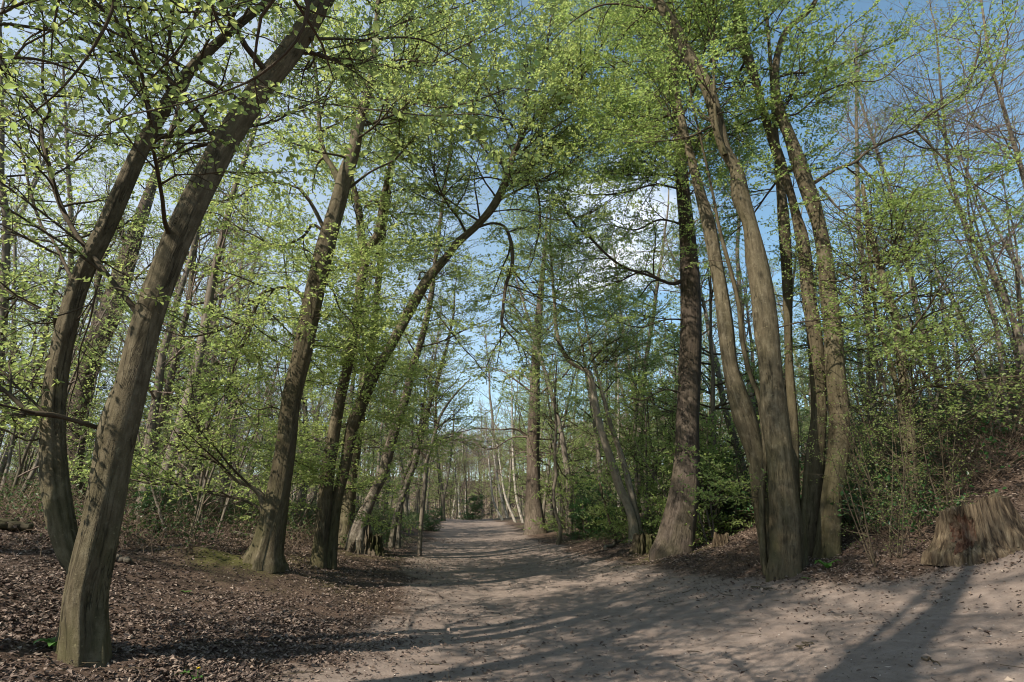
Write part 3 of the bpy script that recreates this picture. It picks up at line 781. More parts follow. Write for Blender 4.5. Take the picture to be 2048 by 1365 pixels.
for k, st in enumerate([[(904, 1037, 5), (912, 985, 4.5), (916, 932, 3.5), (920, 880, 3)], [(920, 1038, 5), (917, 983, 4.5), (922, 942, 3.5), (926, 890, 3)], [(929, 1037, 4.5), (932, 994, 4), (932, 942, 3), (934, 890, 2.5)]]):
    make_tree('birch_tree', ['leftmost of three thin birches on the left of the far end of the path', 'middle one of three thin birches on the left of the far end of the path', 'rightmost of three thin birches on the left of the far end of the path'][k],
              [st], 'birch_bark', 'bud', 21 + k, ext=3, limbs=9, limb_h=(.35, 1.), limb_l=(1.4, 3.5), lv=dict(LV2, lf=5, ls=.08, sec=1.6, tw=3), sides=8, group='thin birches where the path ends', twig_m='brown_twig')

# ---- right of the path
for k, st in enumerate([[(1004, 1041, 5), (991, 1014, 4.5), (985, 993, 4), (980, 948, 3.2), (976, 905, 2.5)], [(1015, 1037, 5.5), (1002, 994, 5), (995, 960, 4.5), (990, 925, 3.5), (986, 890, 2.5)],
                        [(1031, 1045, 5.5), (1014, 1004, 5), (1007, 975, 4.5), (1003, 950, 3.5), (998, 915, 2.5)], [(1046, 1047, 6), (1035, 1004, 6), (1030, 970, 5.5), (1027, 930, 5), (1025, 870, 4), (1024, 800, 3)]]):
    make_tree('birch_tree', ['farthest left of four birches leaning over the right edge of the far path', 'second of four leaning birches on the right edge of the far path', 'third of four leaning birches on the right edge of the far path', 'tallest of four leaning birches, next to the pale oak'][k],
              [st], 'birch_bark', 'bud', 190 + k, ext=2.5, limbs=10, limb_h=(.4, 1.), limb_l=(1.2, 3.), lv=dict(LV2, lf=5, ls=.08, sec=1.8, tw=3.5), sides=8, group='leaning birches by the pale oak', twig_m='brown_twig')
make_tree('oak_tree', 'pale thick-trunked oak on the right of the path with crooked bare limbs reaching left',
    [[(1070, 1068, 44), (1069, 1030, 36), (1067, 1000, 31), (1067, 940, 26), (1066, 900, 25), (1067, 870, 25), (1069, 820, 22), (1070, 760, 19), (1073, 700, 17), (1077, 640, 15), (1084, 560, 11), (1092, 480, 7)]],
    'oak_bark', 'leaf_far', 25,
    branches=[[(1077, 912, 9), (1066, 893, 8), (1055, 877, 8), (1039, 862, 7), (1024, 858, 6), (1004, 860, 5), (983, 859, 5), (965, 857, 4.5), (948, 857, 4), (932, 862, 3.5), (899, 869, 3)],
              [(1060, 875, 7), (1045, 874, 6), (1031, 874, 5.5), (1018, 879, 5), (1002, 889, 5), (990, 897, 5), (975, 899, 4), (961, 894, 3.5), (928, 886, 3)],
              [(1073, 930, 5), (1061, 914, 4), (1049, 903, 4), (1035, 908, 3), (1023, 903, 2.5)],
              [(1074, 930, 6), (1082, 917, 5), (1102, 911, 4.5), (1127, 905, 4), (1158, 897, 3), (1190, 885, 2)],
              [(1070, 800, 7), (1100, 770, 6), (1130, 750, 4), (1160, 700, 3)], [(1070, 790, 7), (1030, 760, 6), (1000, 740, 4), (960, 735, 3)],
              [(1075, 690, 6), (1040, 640, 5), (1020, 590, 3)], [(1076, 680, 6), (1110, 640, 5), (1130, 590, 3)]],
    ext=2, limbs=26, limb_h=(.35, 1.), limb_l=(1.5, 4.2), lv=dict(LV2, lf=11, ls=.075, sec=3, tw=6, s1=2.), flare=.25, twig_m='brown_twig', flute=.05)
make_tree('sapling', 'thin wavy sapling with a bent foot, standing right of the pale oak',
    [[(1116, 1089, 8), (1121, 1059, 7.5), (1111, 1024, 7), (1107, 983, 6.5), (1112, 953, 6.5), (1110, 912, 6), (1112, 850, 5), (1109, 800, 4), (1114, 720, 3)]],
    'grey_bark', 'leaf_far', 26, ext=0, limbs=7, limb_h=(.5, 1.), limb_l=(.7, 1.8), lv=dict(LV2, lf=9), sides=10)
make_tree('crooked_tree', 'pale grey crooked tree right of the path, its trunk elbowing left near the top',
    [[(1270, 1085, 24), (1266, 1045, 20), (1257, 1014, 19), (1240, 977, 19), (1226, 932, 18), (1212, 891, 16), (1201, 855, 15), (1191, 809, 14), (1184, 768, 13), (1176, 744, 13), (1160, 736, 12), (1143, 727, 11), (1130, 710, 10), (1119, 686, 9), (1112, 655, 8), (1109, 604, 7), (1104, 540, 5), (1100, 470, 4)],
     [(1278, 1060, 14, .15), (1261, 981, 14, .2), (1246, 922, 12, .2), (1230, 875, 11, .2), (1220, 845, 9, .2), (1208, 800, 8, .2), (1197, 760, 7, .2), (1182, 700, 5, .2), (1170, 640, 4, .2)]],
    'pale_bark', 'leaf_far', 27, ext=3, limbs=(26, 18), limb_h=(.4, 1.), limb_l=(1.2, 3.2), lv=dict(LV2, lf=16), epi=4, flare=.3)
make_tree('hazel_tree', 'curving many-armed small tree between the crooked tree and the big right oak',
    [[(1278, 1062, 12), (1288, 1030, 11), (1296, 990, 10), (1305, 960, 9), (1312, 925, 8), (1330, 895, 6), (1345, 870, 4)],
     [(1275, 1060, 8), (1274, 990, 8), (1271, 930, 8), (1268, 880, 7), (1274, 820, 6), (1270, 740, 5), (1275, 660, 3)],
     [(1311, 925, 6), (1304, 900, 5), (1298, 860, 4), (1294, 800, 3)]],
    'grey_bark', 'leaf_deep', 28, ext=0, limbs=(9, 10, 6), limb_h=(.3, 1.), limb_l=(.8, 2.2), lv=dict(LV2, lf=15), sides=12)
LV3 = dict(LV2, ls=.068, lf=22)
make_tree('oak_tree', 'massive upright oak on the right of the path with a broad mossy foot',
    [[(1346, 1112, 92), (1350, 1095, 80), (1358, 1050, 69), (1367, 1000, 61), (1374, 930, 51), (1375, 850, 45), (1379, 757, 43), (1382, 655, 41), (1380, 552, 38), (1373, 450, 30), (1366, 380, 27), (1360, 300, 24), (1352, 200, 20), (1346, 100, 16), (1340, 0, 12)]],
    'dark_oak_bark', 'leaf_deep', 29,
    branches=[[(1370, 560, 16), (1345, 568, 13), (1320, 560, 12), (1300, 552, 11), (1249, 535, 9), (1215, 511, 8), (1181, 477, 7), (1150, 450, 5), (1125, 410, 4)],
              [(1318, 558, 8), (1290, 543, 7), (1270, 548, 6), (1232, 566, 5), (1177, 581, 4)],
              [(1360, 300, 12, .1), (1330, 310, 9, .3), (1300, 280, 8, .5), (1260, 240, 7, .7), (1215, 210, 6, .8), (1180, 178, 5, .9), (1130, 172, 4, 1.), (1085, 150, 3, 1.)],
              [(1346, 100, 9), (1290, 60, 7, .3), (1230, 50, 6, .6), (1160, 30, 4, .9)],
              [(1366, 380, 9), (1310, 370, 7, -.4), (1250, 385, 6, -.8), (1190, 390, 5, -1.2), (1130, 380, 3, -1.6)],
              [(1374, 452, 9), (1320, 440, 7, .4), (1270, 460, 6, .8), (1210, 450, 4, 1.2), (1160, 470, 3, 1.6)],
              [(1378, 640, 7), (1330, 640, 5, -.3), (1280, 655, 4, -.6), (1230, 640, 3, -.9)],
              [(1376, 790, 6), (1330, 780, 5, -.3), (1290, 800, 4, -.6)],
              [(1225, 215, 5, .7), (1190, 265, 4, .8), (1150, 295, 3, .9)],
              [(1352, 200, 9, -.2), (1310, 160, 7, -.4), (1260, 130, 5, -.6), (1200, 100, 4, -.8)]],
    ext=5, limbs=38, limb_h=(.42, 1.), limb_l=(1.4, 4.4), lv=LV3, epi=4, epi_h=(.35, .5), flare=.10, flute=.04, aim=(-.6, .0, 0))

make_tree('hornbeam_tree', 'great clump of hornbeam stems rising from one foot on the right beside the path',
    [[(1570, 1148, 72), (1571, 1110, 64), (1570, 1050, 62), (1562, 950, 52), (1557, 900, 50), (1548, 826, 52), (1541, 740, 44), (1532, 655, 47), (1524, 587, 44), (1512, 518, 41), (1500, 450, 29), (1482, 395, 36), (1473, 342, 27), (1450, 300, 25), (1434, 239, 27), (1413, 171, 28), (1372, 103, 28), (1348, 51, 25), (1315, 0, 22)],
     [(1655, 1128, 54, .4), (1659, 1060, 46, .4), (1665, 1000, 43, .4), (1677, 900, 40, .4), (1679, 826, 38, .4), (1671, 740, 37, .4), (1666, 655, 34, .4), (1658, 587, 32, .4), (1651, 518, 29, .4), (1638, 450, 27, .4), (1621, 393, 32, .4), (1597, 325, 31, .4), (1579, 273, 24, .4), (1558, 222, 23, .4), (1551, 171, 16, .4), (1555, 110, 13, .4), (1574, 60, 14, .4), (1614, 27, 11, .4), (1632, 0, 9, .4)],
     [(1618, 1125, 34, .75), (1622, 1040, 36, .75), (1628, 960, 35, .75), (1632, 900, 34, .75), (1638, 826, 28, .75), (1635, 740, 28, .75), (1628, 655, 27, .75), (1616, 587, 24, .75), (1611, 518, 24, .75), (1602, 467, 24, .75), (1592, 430, 18, .75), (1578, 376, 16, .75), (1555, 308, 22, .75), (1531, 239, 16, .75), (1513, 171, 16, .75), (1482, 68, 25, .75), (1476, 0, 22, .75)],
     [(1535, 1105, 30, .9), (1520, 1000, 30, .9), (1512, 920, 32, .9), (1500, 870, 42, .9), (1487, 826, 46, .9), (1463, 740, 31, .9), (1452, 655, 31, .9), (1443, 587, 27, .9), (1431, 518, 26, .9), (1418, 450, 27, .9), (1404, 400, 22, .9), (1386, 330, 18, .9), (1368, 260, 15, .9), (1352, 170, 11, .9), (1342, 80, 8, .9)],
     [(1600, 1105, 18, 1.2), (1590, 980, 19, 1.2), (1588, 860, 18, 1.2), (1580, 757, 17, 1.2), (1577, 690, 15, 1.2), (1574, 552, 20, 1.2), (1568, 450, 22, 1.2), (1562, 380, 17, 1.2), (1552, 280, 12, 1.2), (1545, 180, 8, 1.2)],
     [(1527, 1100, 12, .3), (1524, 1000, 12, .3), (1530, 900, 11, .3), (1519, 800, 10, .35), (1503, 757, 9, .4), (1486, 690, 9, .4), (1478, 614, 9, .4), (1464, 552, 8, .4), (1450, 501, 8, .4), (1437, 450, 7, .4), (1424, 380, 5, .4)],
     [(1609, 1120, 13, .2), (1606, 1040, 11, .2), (1611, 960, 10, .25), (1616, 900, 8, .3)]],
    'hornbeam_bark', 'leaf_deep', 30,
    branches=[[(1625, 368, 16, .4), (1670, 340, 12, .3), (1710, 325, 11, .2), (1735, 303, 10, .1), (1790, 275, 9, 0), (1830, 262, 8, -.1), (1845, 240, 7, -.15), (1900, 205, 6, -.2), (1935, 175, 5, -.3), (1948, 138, 4, -.3), (1960, 90, 3, -.3)],
              [(1715, 325, 7, .2), (1755, 365, 6, .1), (1800, 375, 5, 0), (1860, 400, 4, -.1), (1895, 412, 3, -.1)],
              [(1832, 262, 6, -.1), (1880, 310, 5, -.2), (1950, 370, 4, -.3), (2005, 402, 3, -.4)],
              [(1640, 375, 8, .4), (1680, 420, 5, .3), (1730, 450, 4, .2), (1775, 482, 3, .1)],
              [(1450, 310, 12, -.1), (1433, 250, 7, -.2), (1428, 160, 6, -.3), (1428, 60, 5, -.4), (1428, 0, 4, -.4)],
              [(1558, 222, 10, .4), (1590, 230, 7, .3), (1640, 190, 6, .1), (1700, 165, 5, -.1), (1760, 160, 4, -.3), (1810, 120, 3, -.4)],
              [(1540, 660, 6, -.1), (1600, 645, 5, -.2), (1680, 635, 5, -.3), (1720, 632, 4, -.4), (1760, 655, 3, -.5)],
              [(1640, 560, 6, .2), (1690, 560, 5, .1), (1745, 520, 4, 0), (1785, 480, 3, -.1)],
              [(1330, 20, 14, 0), (1280, 15, 8, .2), (1230, 8, 7, .4), (1190, 15, 6, .5), (1150, 40, 4, .6)]],
    ext=5, limbs=(26, 23, 16, 16, 9, 6, 0), limb_h=(.5, 1.), limb_l=(1.3, 3.5), lv=dict(LV3, lf=20), epi=5, epi_h=(.4, .75), flare=.12, flute=.075, sides=30, aim=(.15, .4, 0))

make_tree('hornbeam_tree', 'dim pair of slender trunks on the right between the stem clump and the stump',
    [[(1826, 1010, 22), (1822, 915, 20), (1816, 826, 19), (1803, 723, 17), (1796, 655, 16), (1779, 597, 15), (1768, 563, 14), (1755, 518, 13), (1738, 450, 10), (1725, 370, 7)],
     [(1818, 1000, 12), (1810, 895, 10), (1803, 826, 10), (1789, 757, 9), (1775, 706, 9), (1758, 655, 8), (1748, 600, 7), (1740, 520, 6), (1730, 430, 4)]],
    'hornbeam_bark', 'leaf_deep', 31, base=(1830, 1035), branches=[[(1818, 850, 7), (1850, 830, 5), (1890, 800, 4), (1940, 720, 3)], [(1820, 905, 6), (1870, 880, 5), (1930, 850, 4), (1990, 800, 3)], [(1785, 610, 6), (1740, 600, 5), (1690, 570, 4)]],
    ext=0, limbs=(22, 12), limb_h=(.15, .8), limb_l=(1.0, 2.6), lv=dict(LV3, lf=11, ls=.055), limb_up=.02)

# ---- trees standing just behind the camera: their shadows and overhanging twigs are in the photograph
def wtrunk(x, y, r, h, lean=(0, 0), seed=0):
    g = rngs(seed); z = float(terrain(x, y)); n = 9
    hh = np.linspace(0, h, n); w = np.cumsum(g.normal(0, .07, (n, 2)), 0)
    return np.column_stack([x + lean[0] * hh + w[:, 0] - w[0, 0], y + lean[1] * hh + w[:, 1] - w[0, 1], z + hh, r * np.interp(hh / h, [0, .05, .5, 1], [1.35, 1.05, .75, .25])])
LVB = dict(sec=2.9, s0=.8, s1=2.0, tw=5.5, t0=.2, t1=.55, lf=14, ls=.075, tilt=.5)
def nb(world, px):
    a = [list(p) for p in world]
    for x, y, Y, r in px: a.append([*on_plane(x, y, Y)[0], r])
    return np.array(a)
NEARB = [nb([(-3.2, .05, 4.0, .045), (-2.3, .6, 4.9, .03)], [(520, -160, 2.2, .02), (610, -30, 2.4, .012), (600, 70, 2.5, .008), (520, 150, 2.6, .006), (430, 190, 2.7, .004)]),
         nb([(-3.2, .05, 4.4, .05), (-2.8, 1.0, 5.2, .03)], [(180, -150, 3.0, .02), (230, -20, 3.1, .012), (190, 90, 3.2, .009), (110, 190, 3.3, .006), (20, 250, 3.4, .004)]),
         nb([(-3.2, .05, 4.9, .05), (-2.6, 1.2, 5.6, .03)], [(380, -150, 3.1, .018), (400, -20, 3.2, .012), (370, 80, 3.3, .008), (300, 160, 3.5, .005)]),
         nb([(-3.2, .05, 3.6, .045), (-3.2, 1.4, 4.0, .03)], [(-120, 60, 3.0, .018), (-20, 110, 3.2, .012), (80, 120, 3.4, .008), (170, 150, 3.6, .005)])]
for k, (x, y, r, h, ln) in enumerate([(-3.2, .05, .46, 11, (.0, -.02)), (-5.4, -1.6, .2, 12, (.02, .02)), (-6.1, 2.1, .2, 11, (.03, .02)), (-12.5, 4.5, .2, 12, (.02, 0)), (-6.2, 4.0, .15, 10, (.07, -.02))]):
    make_tree('hornbeam_tree', ['wide trunk just left behind the viewer', 'tree further left behind the viewer', 'tree left of the viewer outside the frame', 'tree far left outside the frame', 'slim tree just outside the left edge of the frame'][k] + ', casting dappled shade on the path',
              [wtrunk(x, y, r, h, ln, k)], 'hornbeam_bark', 'leaf', 60 + k, ext=2, limbs=(26, 24, 40, 20, 30)[k], limb_h=((.42, .36, .36, .36, .52)[k], 1.), limb_l=(1.4, 3.4), lv=dict(LVB, sec=(4.4 if k in (2, 4) else 2.9), tw=(8.5 if k in (2, 4) else 5.5), lf=(19 if k in (2, 4) else 14), detail=(k == 0), ls=(.058 if k == 0 else .075)), flare=.3, branches=NEARB if k == 0 else (), aim=(-.2, -.35, .2) if k == 0 else ((.35, .1, 0) if k == 2 else None), group='trees around the viewer')

# ---- the wood on both sides: a few individuals of each kind, copied
def proto(seed, h, r, lean, nl, lh, ll, el, bark_m, leaf_m, lv, twig_m='twig', up=.05, multi=1, wob=.05, tip=.2):
    g = rngs(seed); tr = Acc(); cr = Acc(); limbs = []
    for s in range(multi):
        a = g.uniform(0, 6.28); sp = lean + (0 if multi == 1 else g.uniform(.05, .3))
        d = np.array([math.cos(a) * sp, math.sin(a) * sp, 1.])
        P = grow(g, (0.05 * math.cos(a) * multi, .05 * math.sin(a) * multi, -.15), d, h * g.uniform(.8, 1.05), 14, .03, wob)
        c = catmull(P, 30); rad = r * np.interp(np.linspace(0, 1, 30), [0, .04, .5, 1], [1.3, 1, .62, tip])
        V, F, bk = tube(c, rad, 8, .04, .15, seed + s, np.array([0, 1., 0])); tr.add(V, F, 0, bk)
        for k in range(nl):
            f = g.uniform(*lh); i = int(f * 28); az = g.uniform(0, 6.28); e = g.uniform(*el)
            d = (math.cos(az) * math.cos(e), math.sin(az) * math.cos(e), math.sin(e))
            Ln = g.uniform(*ll) * (1.2 - .75 * f)
            q = grow(g, c[i], d, Ln, 8, up, .13); rr = np.linspace(min(rad[i] * .6, .008 + .01 * Ln), .003, 8)
            limbs.append((q, rr)); V, F, bk = tube(q, rr, 5, 0, 0, k); cr.add(V, F, 0, bk)
    crown_from(g, cr, limbs, None, lv)
    return tr.mesh('trunk', [M[bark_m]]), cr.mesh('crown', [M[twig_m], M[leaf_m]])

LG = dict(sec=2.4, s0=.7, s1=1.7, tw=6, t0=.25, t1=.6, lf=18, ls=.08, tilt=.45)
LBare = dict(sec=3.0, s0=.7, s1=1.9, tw=6, t0=.35, t1=.9, lf=9, ls=.06, lw=.55, tup=.05, sup=.15)
LBir = dict(sec=3.0, s0=.6, s1=1.5, tw=5.5, t0=.4, t1=1.0, lf=3.5, ls=.06, tup=-.35, sup=.1)
KINDS = {
    'young_hornbeam': [proto(100 + k, 9.5 + 1.8 * k, .085 + .02 * k, .06, 24, (.12, 1.), (1.2, 3.0), (-.05, .5), 'grey_bark', 'leaf_far', LG) for k in range(3)],
    'bare_tree': [proto(110 + k, 12.5 + 1.5 * k, .11 + .02 * k, .06, 22, (.28, 1.), (1.5, 3.6), (.4, 1.1), 'grey_bark', 'bud', LBare, 'brown_twig', .08) for k in range(3)],
    'birch_tree': [proto(120 + k, 11 + k, .085, .12, 20, (.35, 1.), (1., 2.6), (.5, 1.15), 'birch_bark', 'bud', LBir, 'brown_twig', .04, 1, .06, .12) for k in range(2)],
    'thicket_tree': [proto(130 + k, 6.0, .035, .08, 9, (.15, 1.), (.7, 1.8), (.2, 1.0), 'grey_bark', 'leaf_far', dict(LG, lf=6, sec=2.2, tw=4.5), 'brown_twig', .04, 4) for k in range(2)],
    'leafy_sapling': [proto(160 + k, 5.0 + 1.2 * k, .035, .08, 20, (.1, 1.), (.8, 2.1), (-.05, .5), 'grey_bark', 'leaf_far', dict(LG, sec=3, lf=17, ls=.075), 'twig', .03, 1) for k in range(3)],
    'hazel_tree': [proto(135 + k, 4.6, .02, .03, 12, (.08, 1.), (.5, 1.4), (.0, .8), 'twig', 'leaf_deep', dict(sec=3, s0=.4, s1=1.0, tw=6, t0=.15, t1=.4, lf=8, ls=.055, tilt=.4), 'twig', .02, 6, .04) for k in range(2)],
    'holly_bush': [proto(140 + k, 2.6, .035, .1, 14, (.05, 1.), (.6, 1.3), (-.2, .6), 'grey_bark', 'holly', dict(sec=6, s0=.3, s1=.7, tw=11, t0=.12, t1=.3, lf=30, ls=.075, tilt=.9), 'twig', .0, 4) for k in range(2)],
    'green_bush': [proto(150 + k, 2.4, .02, .1, 10, (.05, 1.), (.5, 1.3), (-.1, .7), 'grey_bark', 'leaf_deep', dict(sec=5, s0=.3, s1=.7, tw=9, t0=.12, t1=.35, lf=20, ls=.07, tilt=.6), 'twig', .0, 4) for k in range(2)],
}
HERO = [np.array(o.location[:2]) for o in bpy.data.objects if o.type == 'EMPTY']
rb = rngs(5)
def place(kind, v, x, y, label, cat, group, sc=None, rot=None, z=0):
    tm, cm = KINDS[kind][v % len(KINDS[kind])]
    o = link(kind, None, None, (x, y, float(terrain(x, y)) - .03 + z))
    o.rotation_euler = (rb.normal(0, .03), rb.normal(0, .03), rb.uniform(0, 6.28) if rot is None else rot)
    s = rb.uniform(.85, 1.2) if sc is None else sc
    o.scale = (s, s, s * rb.uniform(.95, 1.08))
    tag(o, label, cat, group)
    link('trunk', tm, o); link('crown', cm, o)
    return o
WORDS = {'young_hornbeam': ('leafy thin-trunked young hornbeam', 'tree'), 'bare_tree': ('bare brown tree, twigs upswept', 'tree'),
         'birch_tree': ('white-stemmed birch, twigs drooping', 'tree'), 'leafy_sapling': ('low bright-leaved sapling', 'sapling'), 'thicket_tree': ('bunch of thin sparse-leaved poles', 'tree')}
def scatter(n, xr, yr, mix, side, mind, excl=1.6):
    ks = list(mix); pr = np.array([mix[k] for k in ks]); pr = pr / pr.sum(); got = 0; tries = 0
    while got < n and tries < n * 60:
        tries += 1
        y = rb.uniform(*yr); x = rb.uniform(*xr) * (1 if xr[1] - xr[0] < 30 else 1)
        if abs(x) > .95 * y + 4: continue
        p = np.array([x, y])
        if path_sd(p[None])[0] < excl: continue
        if any(np.hypot(*(p - h)) < mind for h in HERO): continue
        HERO.append(p); got += 1
        k = ks[rb.choice(len(ks), p=pr)]; w, c = WORDS[k]
        far = 'far back' if y > 45 else ('midway back' if y > 26 else 'near the front')
        place(k, int(rb.integers(0, 9)), x, y, f'{w}, {far} in the wood {side if side[0] == "o" else side + " of"} {"of " if side[0] == "o" else ""}the path', c, f'{k.replace("_", " ")}s in the wood {side if side[0] == "o" else side + " of"} {"of " if side[0] == "o" else ""}the path')
scatter(26, (-24, -6.5), (12.5, 24), {'young_hornbeam': 4, 'bare_tree': 4, 'thicket_tree': 3}, 'left', 1.3)
scatter(80, (-46, -6), (21, 55), {'young_hornbeam': 5, 'bare_tree': 6, 'thicket_tree': 1, 'birch_tree': 1}, 'left', 1.5)
scatter(34, (-60, -9), (50, 100), {'bare_tree': 6, 'birch_tree': 2, 'young_hornbeam': 2}, 'left', 2.2)
scatter(16, (5, 20), (17, 26), {'young_hornbeam': 3, 'bare_tree': 3, 'thicket_tree': 3, 'birch_tree': 1}, 'right', 1.3)
scatter(60, (2.5, 40), (23, 56), {'young_hornbeam': 4, 'bare_tree': 3, 'thicket_tree': 2, 'birch_tree': 3}, 'right', 1.5)
scatter(28, (0, 55), (50, 100), {'bare_tree': 5, 'birch_tree': 3, 'young_hornbeam': 2}, 'right', 2.2)

scatter(16, (1.5, 9), (21, 36), {'young_hornbeam': 1}, 'right', 1.4, 1.3)
scatter(14, (-18, -2), (40, 78), {'bare_tree': 3, 'birch_tree': 2}, 'left', 1.2, .9)
scatter(16, (-6, 9), (44, 80), {'bare_tree': 3, 'birch_tree': 2}, 'right', 1.2, .9)
scatter(9, (8, 14), (13.5, 20), {'thicket_tree': 1}, 'right', 1.4)
scatter(15, (-24, -5.5), (15, 36), {'leafy_sapling': 1}, 'left', 1.2, 2.)
scatter(26, (2.5, 22), (19, 40), {'leafy_sapling': 1}, 'right', 1.2, 1.5)
scatter(22, (-30, 30), (38, 70), {'leafy_sapling': 1}, 'on either side', 1.2, 1.5)
scatter(9, (-14, -3), (50, 78), {'young_hornbeam': 1}, 'left', 1.2, .8)
scatter(12, (-4, 8), (34, 70), {'young_hornbeam': 1}, 'right', 1.2, .8)
# birches and tall bare trees on the right-hand bank
BLV = dict(LBir, ls=.05)
for k, st in enumerate([[(1994, 836, 6), (1980, 792, 6), (1956, 717, 6), (1929, 662, 5.5), (1908, 611, 5.5), (1881, 559, 5), (1857, 511, 4.5), (1825, 455, 3.5), (1800, 400, 2.5)],
                        [(2110, 760, 8), (2085, 660, 7.5), (2048, 566, 7), (2018, 505, 6.5), (1990, 450, 6), (1955, 385, 5), (1925, 325, 4.5), (1895, 280, 3.5), (1870, 230, 2.5)],
                        [(1815, 880, 5.5), (1818, 760, 5.5), (1832, 723, 5.5), (1826, 672, 5), (1812, 620, 4.5), (1806, 580, 4), (1795, 510, 3)]]):
    make_tree('birch_tree', ['leaning white birch whose thin stem crosses the blue gap on the right bank', 'white birch leaning in from the right edge of the picture', 'kinked white birch behind the dim pair of trunks on the right'][k],
              [st], 'birch_bark', 'bud', 160 + k, base=[(1990, 870), (2100, 800), (1815, 960)][k], ext=2, limbs=22, limb_h=(.3, 1.), limb_l=(1., 2.6), lv=BLV, sides=10, twig_m='brown_twig', limb_up=.1)
for k, st in enumerate([[(2060, 760, 13), (2035, 662, 12), (2018, 621, 11), (1997, 570, 10), (1963, 501, 9), (1929, 440, 7), (1900, 350, 6), (1890, 260, 5), (1880, 160, 4), (1872, 60, 3)],
                        [(2120, 640, 12), (2080, 480, 10), (2040, 330, 9), (2005, 210, 7), (1980, 120, 5), (1965, 20, 4)],
                        [(2010, 800, 9), (1990, 640, 8), (1950, 520, 7), (1920, 430, 5), (1880, 340, 4)]]):
    make_tree('bare_tree', ['tall bare tree on the right bank with purplish twigs against blue sky', 'bare tree at the upper right corner fanning fine twigs over the sky', 'slimmer bare tree low on the right bank beside the leaning birch'][k],
              [st], 'grey_bark', 'bud', 170 + k, base=[(2060, 840), (2150, 820), (2005, 880)][k], ext=3, limbs=26, limb_h=(.3, 1.), limb_l=(1.4, 3.6), lv=dict(LBare, sec=3.2, tw=6, lf=.5), sides=10, twig_m='brown_twig', limb_up=.14)

# the two broken old trunks seen through the left row
make_tree('old_tree', 'broken old trunk with a snapped limb, seen between the front tree and the stout hornbeam', [[(338, 985, 17), (337, 900, 17), (334, 820, 19), (340, 740, 14), (348, 660, 11), (356, 560, 8)]], 'oak_bark', 'leaf_far', 180,
          branches=[[(325, 855, 9), (305, 835, 8), (288, 818, 7), (275, 800, 4)]], ext=2, limbs=12, limb_h=(.4, 1.), limb_l=(1., 2.5), lv=dict(LG, ls=.07), flare=.2)
make_tree('old_tree', 'gnarled pollard with a thick knot of twigs left of the stout hornbeam', [[(368, 985, 20), (370, 900, 27), (378, 840, 33), (393, 775, 34), (408, 725, 24), (423, 620, 16), (437, 520, 10)]], 'oak_bark', 'bud', 181,
          branches=[[(385, 800, 10), (410, 790, 8), (425, 770, 6), (440, 740, 4)]], ext=2, limbs=20, limb_h=(.35, 1.), limb_l=(.8, 2.6), lv=dict(LBare, lf=4), flare=.1, twig_m='brown_twig', epi=14, epi_h=(.15, .4))

# shrubs along the right of the path and elsewhere
for k, (px, py, kd, s) in enumerate([(1168, 1088, 'holly_bush', .6), (1200, 1080, 'holly_bush', .7), (1232, 1082, 'green_bush', 1.1), (1150, 1076, 'green_bush', 1.2), (1310, 1085, 'green_bush', 1.1), (1245, 1062, 'holly_bush', .9),
                                     (1430, 1090, 'green_bush', 1.2), (1480, 1092, 'green_bush', 1.3), (1455, 1075, 'holly_bush', .8), (1185, 1062, 'holly_bush', 1.0), (1400, 1075, 'green_bush', 1.2), (1500, 1065, 'green_bush', 1.3),
                                     (1850, 1000, 'green_bush', .7)]):
    p = at(px, py) + np.array([.3, 2.2, 0])
    place(kd, k, p[0], p[1], ('dark glossy holly bush in the shrubbery right of the path' if kd == 'holly_bush' else 'fresh green leafy bush in the shrubbery right of the path'), 'bush', kd.replace('_bush', '') + ' bushes right of the path', s)
for k, (px, py, s) in enumerate([(942, 1040, .85), (355, 1045, .45), (300, 1060, .4), (860, 1062, .5)]):
    p = at(px, py)
    place('holly_bush', k, p[0], p[1], ['dark evergreen bush closing the far end of the path', 'low dark evergreen bush behind the stout hornbeam', 'small dark evergreen bush left of its low twin', 'low evergreen bush on the left verge of the path'][k], 'bush', None, s)
# thin-stemmed hazels beside the stump
for k, (px, py, s) in enumerate([(1772, 1128, .55), (1815, 1075, .7), (1880, 1040, .6)]):
    p = at(px, py)
    place('hazel_tree', k, p[0], p[1], ['many-stemmed hazel just left of the big stump', 'hazel thicket behind the big stump', 'hazel poles on the bank directly above the stump'][k], 'tree', None, s)

# ---- wood on the far hillside, one mass
acc = Acc(); g = rngs(9)
Pl = []; Rl = []; limbs = []
for k in range(300):
    y = g.uniform(95, 165); x = g.uniform(-90, 80); z = float(terrain(x, y)); h = g.uniform(10, 14)
    P = grow(g, (x, y, z - .3), (g.normal(0, .05), g.normal(0, .05), 1), h, 12, .03, .05)
    V, F, bk = tube(P, np.linspace(.16, .04, 12), 5, 0, 0, k); acc.add(V, F, 0, bk)
    for q in range(9):
        i = int(g.integers(4, 11)); az = g.uniform(0, 6.28); e = g.uniform(.3, 1.1)
        qq = grow(g, P[i], (math.cos(az) * math.cos(e), math.sin(az) * math.cos(e), math.sin(e)), g.uniform(2, 4), 6, .06, .12)
        limbs.append((qq, np.linspace(.06, .02, 6)))
crown_from(g, acc, limbs, None, dict(sec=3.0, s0=1, s1=2.6, tw=3.4, t0=.6, t1=1.6, lf=4.5, ls=.16, tilt=.8))
n = 90000; yy = g.uniform(80, 140, n); xx = g.uniform(-95, 85, n); P = np.column_stack([xx, yy])
hh = g.random(n) ** 1.5 * (1.5 + 3.0 * np.clip(vnoise(P, .11, 90) + .4, 0, 1)); P = np.column_stack([P, terrain(xx, yy) + hh])
